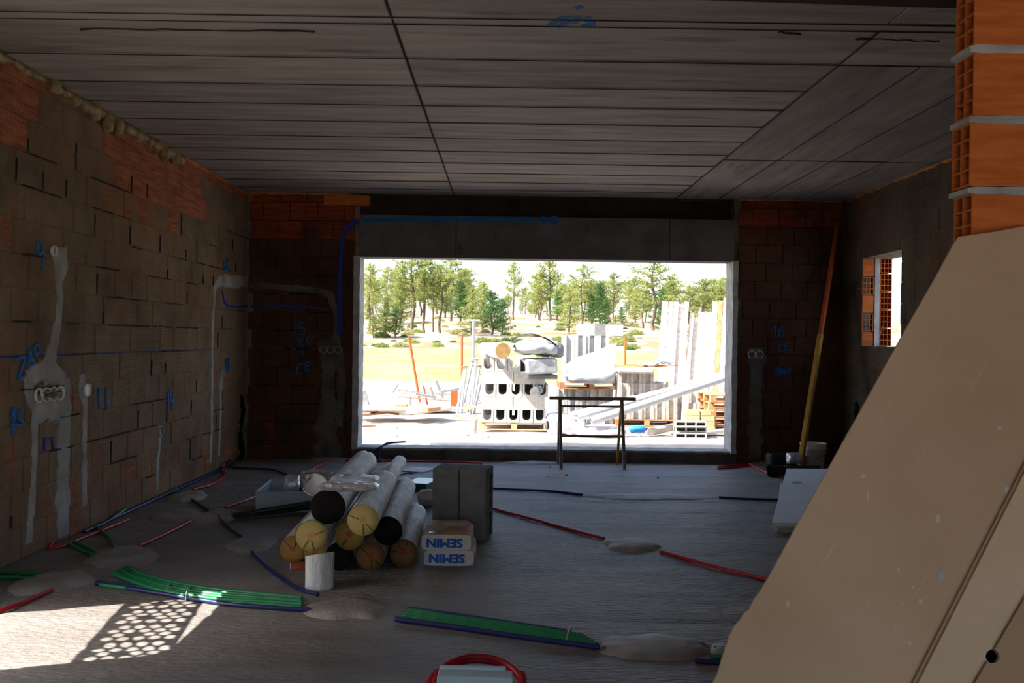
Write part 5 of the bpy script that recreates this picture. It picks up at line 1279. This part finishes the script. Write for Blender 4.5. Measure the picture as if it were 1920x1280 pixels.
# grey pipes
def pipe(pa, Ya, pb, Yb, r, label, za=None):
    a = P(*pa, Ya); b_ = P(*pb, Yb); a.z = max(a.z, gz(a.x, a.y)+r)
    e = b_+(b_-a).normalized()*1.2; root = empty('pvc_pipe', a, 0, label, 'pipe', 'grey pipes outside')
    d = (e-a); MB().tube([(0, 0, 0), d*.5, d], r, 18, caps=False).build('pipe_body', M['pvc'], root)
    MB().tube([d*-.004, d*.05], r*1.12, 18, caps=False).build('socket', M['pvc'], root)
pipe((1110, 789), 13.5, (1365, 706), 13.75, .062, 'lowest and thickest grey pipe slanting up to the right')
pipe((1085, 781), 13.75, (1365, 700), 13.95, .058, 'middle grey pipe slanting up to the right')
pipe((1068, 779), 14.0, (1290, 722), 14.1, .050, 'upper thin grey pipe slanting behind the two thick ones')
# hollow flat bricks
YE = 13.55
cw = P(1325, 810, YE).x-P(1266, 810, YE).x
fm = hollow_brick(.2, .085, cw, 3, 1, .17, .018).mesh('flat', fix=False); fm.materials.append(M['block'])
cx = (P(1325, 810, YE).x+P(1266, 810, YE).x)/2
for k in range(3):
    o = link('flat_block', fm); o.location = (cx+(.02 if k == 1 else 0), YE+.1+(.07 if k == 1 else 0), gz(cx, YE)+.045+.088*k); o.rotation_euler = (0, 0, PI/2)
    tag(o, f'pale flat hollow block with three dark slots, {["bottom", "middle", "top"][k]} of the little pile by the sill', 'block', 'flat hollow blocks by the sill')
# white sheet, blue canister, boards on the ground
q = F(1070, 790, 0); drape('white_sheet', (P(1060, 785, 13.9).x, 14.05, .10), (.62, .5, .26), M['cloth'], 'crumpled lilac-white sheet heaped beside the pallet', 5, .08, .1, cat='sheet')
drape('white_sheet', (P(1118, 797, 13.6).x, 13.6, .02), (.75, .5, .10), M['cloth'], 'flat part of a crumpled white sheet behind the trestle legs', 15, .05, -.1, cat='sheet')
q = F(1195, 801, .03); q.z = gz(q.x, q.y)+.06; root = empty('blue_canister', q, .1, 'bright blue canister lying on the sand right of the trestle', 'canister')
MB().tube([(-.13, 0, 0), (-.12, 0, 0), (.12, 0, 0), (.13, 0, 0)], [.035, .052, .052, .035], 18).build('canister_body', M['blue_pl'], root); MB().tube([(.13, 0, 0), (.17, 0, 0)], .022, 12).build('cap', M['black'], root)
q = F(1240, 800, .0); tag(MB().tube([Vector((P(1218, 806, 13.7).x, 13.7, .02)), Vector((P(1262, 795, 14.1).x, 14.1, .06))], .06, 14).build('cardboard_tube', M['plank']), 'pale rolled tube on the sand right of the blue canister', 'tube')
q = P(1340, 790, 13.9); tag(MB().box((q.x, 13.95, gz(q.x, 13.9)+.05), (.75, .25, .035), Matrix.Rotation(.25, 3, 'Z') @ Matrix.Rotation(-.12, 3, 'Y')).build('board', M['plank']), 'pale board lying on sand right of the flat hollow blocks', 'board')
# left of the stack: props heap, posts, rubble
for k in range(9):
    x = 868+k*4+R.uniform(-2, 2); Y = 18+R.uniform(-.4, .4); a = P(x-R.uniform(4, 16), 760, Y-.3); a.z = gz(a.x, a.y)+.0; b_ = P(x+R.uniform(0, 8), R.uniform(685, 712), Y)
    root = empty('steel_prop', a, 0, f'{["leftmost", "second", "third", "fourth", "fifth", "sixth", "seventh", "eighth", "rightmost"][k]} of the pale steel props leaning in a heap left of the block stack', 'prop', 'steel props in the heap')
    d = b_-a; MB().tube([(0, 0, 0), d], .028, 10).build('tube', M['galv'], root); MB().tube([d, d*1.12], .020, 8).build('inner_tube', M['galv'], root)
    MB().box(d*1.13, (.1, .1, .012), d.to_track_quat('Z', 'Y').to_matrix()).build('plate', M['oldwood'] if k % 3 == 0 else M['galv'], root)
a = P(887, 760, 19.5); a.z = gz(0, 19.5); b_ = P(888, 600, 19.5)
root = empty('fence_post', a, 0, 'tall pale post with short crosspiece rising above the props heap', 'post'); MB().tube([(0, 0, 0), b_-a], .035, 10).build('shaft', M['galv'], root); MB().box(b_-a, (.28, .06, .04)).build('crosspiece', M['galv'], root)
a = P(887, 797, 13.9); a.z = gz(-.5, 13.9); tag(MB().tube([a, a+Vector((.02, .02, .22))], [.055, .055], 14).build('pipe_stub', M['plank']), 'short grey pipe stub standing left of the pallet', 'pipe')
for (x0_, y0_, x1_, y1_, Y, l) in ((785, 740, 767, 633, 20.5, 'orange fence post leaning to the left in front of the field'), (866, 735, 866, 631, 21, 'thin upright orange fence post left of the props'), (1172, 700, 1172, 633, 21, 'orange fence post behind the beige blocks'), (799, 748, 794, 723, 19, 'short dark red bar with flat head left of the field fence')):
    a, b_ = P(x0_, y0_, Y), P(x1_, y1_, Y); d = (b_-a).normalized()
    if a.z > gz(a.x, Y): a = a-d*((a.z-gz(a.x, Y))/max(d.z, .3))
    tag(MB().tube([a, b_], .030 if Y > 19.2 else .022, 8).build('fence_post', M['orange'] if Y > 19.2 else M['dull_red']), l, 'post')
# wire fence
m = MB(); Yf = 21.2; xa, xb = P(660, 700, Yf).x, P(1200, 700, Yf).x; z0_ = gz(0, Yf)
x = xa
while x < xb: m.tube([(x, Yf, z0_), (x+.01, Yf, z0_+1.15)], .0022, 4); x += .2
for k in range(7): m.tube([(xa+(xb-xa)*i/20, Yf, z0_+.05+.18*k+.01*math.sin(i)) for i in range(21)], .0022, 4)
tag(m.build('wire_fence', M['wire']), 'thin square wire mesh fence before the grass field', 'fence')
# lattice girder on the ground
m = MB(); Yg = 18.9; xa, xb = P(745, 750, Yg).x, P(905, 757, Yg).x; n = 34; zg_ = gz(-1, Yg)+.02
za_, zb_ = P(745, 744, Yg).z, P(905, 757, Yg).z
for (dy, dz) in ((0, 0), (.12, 0), (.06, .14)): m.tube([(xa, Yg+dy, za_+dz), (xb, Yg+dy, zb_+dz)], .009, 6)
for i in range(n):
    u, v = i/n, (i+.5)/n; m.tube([(xa+(xb-xa)*u, Yg, za_+(zb_-za_)*u), (xa+(xb-xa)*v, Yg+.06, za_+(zb_-za_)*v+.14), (xa+(xb-xa)*(i+1)/n, Yg+.12, za_+(zb_-za_)*(i+1)/n)], .006, 5)
tag(m.build('lattice_girder', M['steel']), 'long steel lattice girder lying left of the block stack', 'girder')
for (x, y_) in ((760, 742), (885, 750)):
    q = P(x, y_, Yg); tag(MB().box((q.x, Yg+.06, (gz(q.x, Yg)+q.z)/2-.03), (.2, .3, max(.05, q.z-gz(q.x, Yg)-.06))).build('timber_block', M['plank']), f'pale timber block under the {"left" if x < 800 else "right"} end of the lattice girder', 'timber')
# broad boards and scrap timber in the left foreground outside
def board(p1, p2, Y1, Y2, wd, th, z, mat, label, tilt=0, name='board', group=None):
    a = P(*p1, Y1); b_ = P(*p2, Y2); c = (a+b_)/2; L = math.hypot((b_-a).x, (b_-a).y); an = math.atan2((b_-a).y, (b_-a).x)
    return tag(MB().box((c.x, c.y, z), (L, wd, th), Matrix.Rotation(an, 3, 'Z') @ Matrix.Rotation(tilt, 3, 'Y'), ch=.003).build(name, M[mat]), label, name.replace('_', ' '), group)
def zat(py, Y): return P(760, py, Y).z
board((665, 766), (748, 764), 15.6, 15.9, 1.0, .03, zat(768, 15.4), 'plank', 'broad pale board raised on scrap at the left edge of the opening', .02)
board((752, 766), (818, 763), 15.5, 16.2, .75, .04, zat(770, 15.6), 'plank', 'broad pale board with reddish end beside the first one', -.03)
board((797, 776), (822, 758), 15.25, 15.7, .10, .06, zat(768, 15.3), 'oldwood', 'short reddish timber at the end of the second broad board', 0, 'timber')
board((672, 742), (760, 741), 17.5, 17.8, .6, .04, gz(0, 17)+.06, 'tarp', 'long white panel lying behind the broad boards', 0)
board((770, 742), (850, 739), 17.4, 17.9, .7, .05, gz(0, 17)+.10, 'tarp', 'second white panel lying left of the lattice girder', .03)
for k in range(16):
    x = [672, 690, 705, 728, 720, 742, 755, 735, 676, 682, 850, 862, 872, 880, 868, 890][k]; y_ = [768, 786, 776, 772, 781, 773, 775, 782, 781, 801, 770, 776, 781, 785, 766, 774][k]
    q = F(x, y_+3, GZ); L = R.uniform(.25, .6); lift = .05+.05*(k % 3) if k < 10 else .03+.035*(k % 4)
    ordn = ['first', 'second', 'third', 'fourth', 'fifth', 'sixth', 'seventh', 'eighth', 'ninth', 'tenth', 'eleventh', 'twelfth', 'thirteenth', 'fourteenth', 'fifteenth', 'sixteenth'][k]
    tag(MB().box((q.x, q.y, gz(q.x, q.y)+lift), (L, R.uniform(.07, .13), R.uniform(.025, .06)), Matrix.Rotation(R.uniform(-.5, .5), 3, 'Z') @ Matrix.Rotation(R.uniform(-.12, .12), 3, 'Y'), ch=.003).build('timber_scrap', M['oldwood'] if k < 10 else M['pine']),
        ('reddish timber offcut under the broad boards on the left' if k < 10 else 'yellowish timber offcut in the small heap left of the pallet'), 'timber', 'reddish offcuts on the left' if k < 10 else 'yellow offcuts by the pallet')
for k in range(5):
    p_, q_ = [((778, 738), (817, 745)), ((825, 735), (860, 728)), ((817, 712), (830, 745)), ((806, 724), (815, 748)), ((736, 735), (744, 722))][k]
    a, b_ = P(*p_, 18.3), P(*q_, 18.6); a.z = max(a.z, gz(a.x, 18.3)+.03); b_.z = max(b_.z, gz(b_.x, 18.3)+.03)
    tag(MB().tube([a, b_], .03, 8).build('metal_bar', M['galv']), ['pale bar lying flat behind the panels', 'pale bar slanting up towards the props heap', 'tall thin pale bar leaning left of the props', 'short pale tube leaning beside the dark red bar', 'short pale bar sticking up at the far left'][k], 'bar')
q = P(852, 733, 18.8); tag(MB().box((q.x, 18.8, (q.z+gz(0, 18.8))/2+.02), (.14, .1, q.z-gz(0, 18.8)+.1)).build('clay_block', M['orange']), 'orange clay block at the foot of the steel props', 'block')
q = P(683, 740, 17.0); tag(MB().add([tuple(Vector(v)+Vector((q.x, 17, gz(0, 17)))) for v in ((-.22, 0, 0), (.12, 0, 0), (.10, .3, 0), (-.22, .3, 0), (-.12, .1, .42), (.02, .12, .45))], [(0, 1, 5, 4), (1, 2, 5), (2, 3, 4, 5), (3, 0, 4), (0, 3, 2, 1)]).build('covered_heap', M['tarp_dark']), 'small dark covered heap at the left edge of the opening', 'heap')
# stones on the sand
for k in range(26):
    x, y_ = R.uniform(690, 1350), R.uniform(800, 822); q = F(x, y_, GZ); s = R.uniform(.012, .035); bm = bmesh.new(); bmesh.ops.create_icosphere(bm, subdivisions=1, radius=s)
    for v in bm.verts: v.co = Vector((v.co.x*1.3, v.co.y, v.co.z*.7))*(1+.25*noise.noise(v.co*60+Vector((k, 0, 0))))
    me = bpy.data.meshes.new('stone'); bm.to_mesh(me); bm.free(); me.materials.append(M['block_b']); o = link('stone', me); o.location = (q.x, q.y, gz(q.x, q.y)+s*.4)
    tag(o, 'small stone lying on the bright sand beyond the sill', 'stone', 'stones on the sand')

# ------------------------------------------------------------------ perforated scaffold plank outside the side opening (casts the dotted light)
pr = MB(); PW, PL = .37, 2.4; holes = []
for g in range(-4, 5):
    for r_ in range(4):
        yv = g*.25+r_*.056-.085; off = .035 if r_ % 2 else 0; cols = 5 if r_ % 2 == 0 else 4
        for c_ in range(cols):
            if r_ == 1 and c_ == 1 : continue
            xv = -.14+.07*c_+off; holes.append([(xv+.0265*math.cos(t*PI/6), yv+.0265*math.sin(t*PI/6)) for t in range(12)])
pr.prism([(-PW/2, -PL/2), (PW/2, -PL/2), (PW/2, PL/2), (-PW/2, PL/2)], .003, holes=holes)
for sx in (-1, 1): pr.box((sx*PW/2, 0, -.012), (.004, PL, .03))
zp = 2.3; c_ = Vector((-1.72, 4.5, 0))-SUN*(zp/-SUN.z)*-1*-1
c_ = Vector((-1.72, 4.5, 0))+(-SUN)*(zp/(-SUN.z))
o = pr.build('scaffold_plank', M['galv']); o.location = c_; o.rotation_euler = (0, 0, .148)
tag(o, 'perforated steel scaffold plank outside the left wall opening', 'scaffold plank')
for sy in (-.9, .9):
    q = c_+Matrix.Rotation(.148, 3, 'Z') @ Vector((-.1, sy, 0)); tag(MB().tube([(q.x-.25, q.y, zp-.05), (q.x+.3, q.y, zp-.05)], .024, 10).tube([(q.x-.22, q.y, -.08), (q.x-.22, q.y, zp+.1)], .024, 10).build('scaffold_tube', M['galv']), f'steel scaffold tube holding the {"near" if sy < 0 else "far"} end of the perforated plank', 'scaffold')

# ------------------------------------------------------------------ trees
def pine_mesh(seed, dense, conic, tufts=900):
    r = random.Random(seed); wood = MB(); leaf = []; lf = []
    h = 1.0; bend = [Vector((.02*math.sin(i*.9+seed), .02*math.cos(i*1.3+seed), i/8)) for i in range(9)]
    bend[0] = Vector((0, 0, -.01)); wood.tube(bend, [.022*(1-.085*i) for i in range(9)], 7)
    def tr(z):
        i = min(int(z*8), 7); return bend[i].lerp(bend[i+1], z*8-i)
    start = .12 if conic else .38
    nb = 34 if dense else 22; tips = []
    for b in range(nb):
        z = start+(1-start)*(b+r.random())/nb; z = min(z, .97); p = tr(z); a = b*2.4+r.random()
        if conic: L = .27*(1-z)**.7*r.uniform(.75, 1.15)+.04
        else: L = .24*math.sin(min(1, (z-start)/(1-start)*.9+.12)*PI)**.6*r.uniform(.6, 1.2)+.02
        up = r.uniform(.1, .5)*L; e = p+Vector((math.cos(a)*L, math.sin(a)*L, up)); mid_ = p.lerp(e, .5)+Vector((0, 0, -.01))
        wood.tube([p, mid_, e], [.006, .004, .002], 4)
        n = int(tufts/nb*(L/.18)**.8)+3
        for k in range(n):
            t = r.uniform(.3, 1.08) if not conic else r.uniform(.12, 1.05); c = p.lerp(e, t)+Vector((r.gauss(0, .032), r.gauss(0, .032), r.gauss(0, .022)))
            tips.append(c)
    for k in range(14): tips.append(tr(1)+Vector((r.gauss(0, .012), r.gauss(0, .012), r.uniform(-.03, .03))))
    for c in tips:
        s = r.uniform(.017, .032)
        for q in range(8):
            d = Vector((r.gauss(0, 1), r.gauss(0, 1), r.gauss(.35, 1))).normalized(); sd = d.cross(Vector((r.gauss(0, 1), r.gauss(0, 1), r.gauss(0, 1)))).normalized()*s*.16
            b0 = len(leaf); leaf += [c-sd, c+sd, c+d*s]; lf.append((b0, b0+1, b0+2))
    lm = bpy.data.meshes.new('needles'); lm.from_pydata([tuple(v) for v in leaf], [], lf)
    return wood.mesh('trunk'), lm
def variants(specs, leafm):
    out = []
    for s in specs:
        wm, lm = pine_mesh(*s); wm.materials.append(M['bark']); lm.materials.append(leafm); out.append((wm, lm))
    return out
tall = variants([(1, False, False), (2, False, False), (3, False, False, 1100), (9, True, False, 1200)], M['leaf'])
bushy = variants([(4, True, True, 1700), (5, True, True, 1700)], M['leaf_d'])
bushl = variants([(6, True, True, 1600)], M['leaf'])
def tree(pxx, Y, ptop, var, label, wide=1.0, group='pines on the hillside'):
    d = _r(pxx, 630); x = d.x*Y/d.y; z0 = gz(x, Y); zt_ = P(pxx, ptop, Y).z; h = max(zt_-z0, .6)
    root = empty('pine_tree', (x, Y, z0-.03), R.random()*6.28, label, 'tree', group); root.scale = (h*wide, h*wide, h)
    t = link('trunk', var[0], root); c = link('crown', var[1], root); return root
big = [
 (692, 74, 497, tall[0], 'tall thin pine at the left edge of the opening', .9), (722, 66, 556, bushl[0], 'bushy bright green young pine at the left, nearest one', 1.15),
 (742, 66, 575, bushy[0], 'low dark bushy pine behind the bright young pine', 1.25), (773, 78, 478, tall[1], 'tallest dark-trunked pine left of the leaning orange post', 1.15),
 (795, 78, 486, tall[2], 'tall pine just right of the tallest one', .9), (826, 78, 500, tall[0], 'slender curved pine above the left field', .9), (812, 82, 520, tall[1], 'thin pine between two tall trunks on the left', .8),
 (845, 95, 486, tall[2], 'round-topped pine behind the slender ones', 1.1), (884, 68, 540, bushl[0], 'bushy pine with bare dark trunk beside the tall pale post', 1.0), (922, 70, 545, bushy[1], 'dense dark green pine above the log', 1.35),
 (940, 78, 560, bushy[0], 'dark pine behind and right of the dense one', 1.1), (962, 110, 494, tall[0], 'thin light pine left of the central gap', .8), (1013, 105, 505, tall[1], 'light pine in the middle of the opening', .8),
 (1030, 105, 488, tall[2], 'tall light pine above the tarpaulin', .95), (1003, 115, 515, tall[0], 'slight pine left of the central trunks', .8), (1068, 76, 535, bushl[0], 'bushy pine with straight trunk above the white blocks', 1.0),
 (1090, 84, 498, tall[0], 'taller pine behind the white block stack', .9), (1108, 84, 552, bushy[1], 'dark broad pine right above the white block stack', 1.3), (1135, 78, 560, bushy[0], 'dark green pine right of the white block stack', 1.1), (1153, 74, 590, bushl[0], 'small bright pine over the orange post', 1.1),
 (1225, 78, 490, tall[1], 'tall dark pine left of the leaning planks', 1.25), (1205, 86, 545, tall[2], 'pine with small trunk left of the tall dark one', 1.2), (1262, 95, 522, tall[0], 'pale pine above the left planks', 1.1),
 (1150, 110, 512, tall[2], 'distant pale pine over the gap', .8), (1318, 95, 524, tall[2], 'broad pale pine above the right planks', 1.5), (1350, 90, 536, bushl[0], 'pine crown at the right edge of the opening', 1.2), (1290, 100, 535, bushl[0], 'round pine between the plank tops', 1.1),
 (1178, 120, 535, tall[1], 'faint distant pine left of the tall dark pine', .9)]
for a in big: tree(*a)
big2 = [(700, 66, 590, bushl[0], 'small round pine at the far left bank', 1.3), (862, 90, 525, bushy[0], 'dark pine behind the bare-trunked one', 1.1), (905, 82, 530, bushl[0], 'bright pine top left of the dense dark one', 1.0),
 (1045, 92, 545, bushy[1], 'dark low pine behind the tarpaulin', 1.2), (1125, 88, 530, bushy[0], 'dark pine crown behind the white block stack, right', 1.2), (1240, 84, 540, bushy[1], 'dark pine right behind the tall dark one', 1.2), (1190, 96, 555, bushl[0], 'rounded pine low in the gap left of the planks', 1.2), (750, 92, 520, bushl[0], 'full bright pine behind the left trunks', 1.2), (1165, 82, 575, bushy[0], 'dark young pine near the orange post', 1.2)]
for a in big2: tree(*a)
R2 = random.Random(11)
for k in range(95):
    x = R2.uniform(640, 1420); Y = R2.uniform(98, 190)
    tp = (500 if x < 900 else 520)+R2.uniform(0, 55)
    tree(x, Y, tp, R2.choice(tall+bushl), 'distant pine in the background wood on the hill', R2.uniform(.8, 1.2), 'distant pines in the wood')
# shrubs and dry scrub on the bank
def shrub_mesh(seed, leafm, name='shrub'):
    r = random.Random(seed); vs = []; fs = []
    for k in range(420):
        a = r.random()*2*PI; ph = r.random()**.6; c = Vector((math.cos(a)*ph*.5, math.sin(a)*ph*.5, .02+.42*r.random()*(1-ph**2)**.5))
        for q in range(5):
            d = Vector((r.gauss(0, 1), r.gauss(0, 1), r.gauss(.6, 1))).normalized(); sd = d.cross(Vector((r.gauss(0, 1), r.gauss(0, 1), r.gauss(0, 1)))).normalized()*.018
            b0 = len(vs); vs += [tuple(c-sd), tuple(c+sd), tuple(c+d*.09)]; fs.append((b0, b0+1, b0+2))
    me = bpy.data.meshes.new(name); me.from_pydata(vs, [], fs); me.materials.append(leafm); return me
sm_ = [shrub_mesh(1, M['leaf_y']), shrub_mesh(2, M['leaf_y']), shrub_mesh(3, M['leaf']), shrub_mesh(4, M['leaf_d'])]
for k in range(120):
    x = R2.uniform(660, 1400); Y = R2.choice((R2.uniform(61, 70), R2.uniform(64, 110))); d = _r(x, 630); X = d.x*Y/d.y
    o = link('shrub', R2.choice(sm_)); o.location = (X, Y, gz(X, Y)-.05); s = R2.uniform(.4, 1.0); o.scale = (s*1.3, s*1.3, s); o.rotation_euler = (0, 0, R2.random()*6)
    tag(o, 'low dry shrub on the sandy bank beyond the field', 'shrub', 'shrubs on the bank')
o = link('shrub', sm_[2]); X = P(1022, 630, 45).x; o.location = (X, 45, gz(X, 45)); o.scale = (1.0, 1.0, 1.6); tag(o, 'small bright green bush just right of the tarpaulin in the field', 'shrub')
bpy.context.view_layer.update()
print('bricks left', nL)
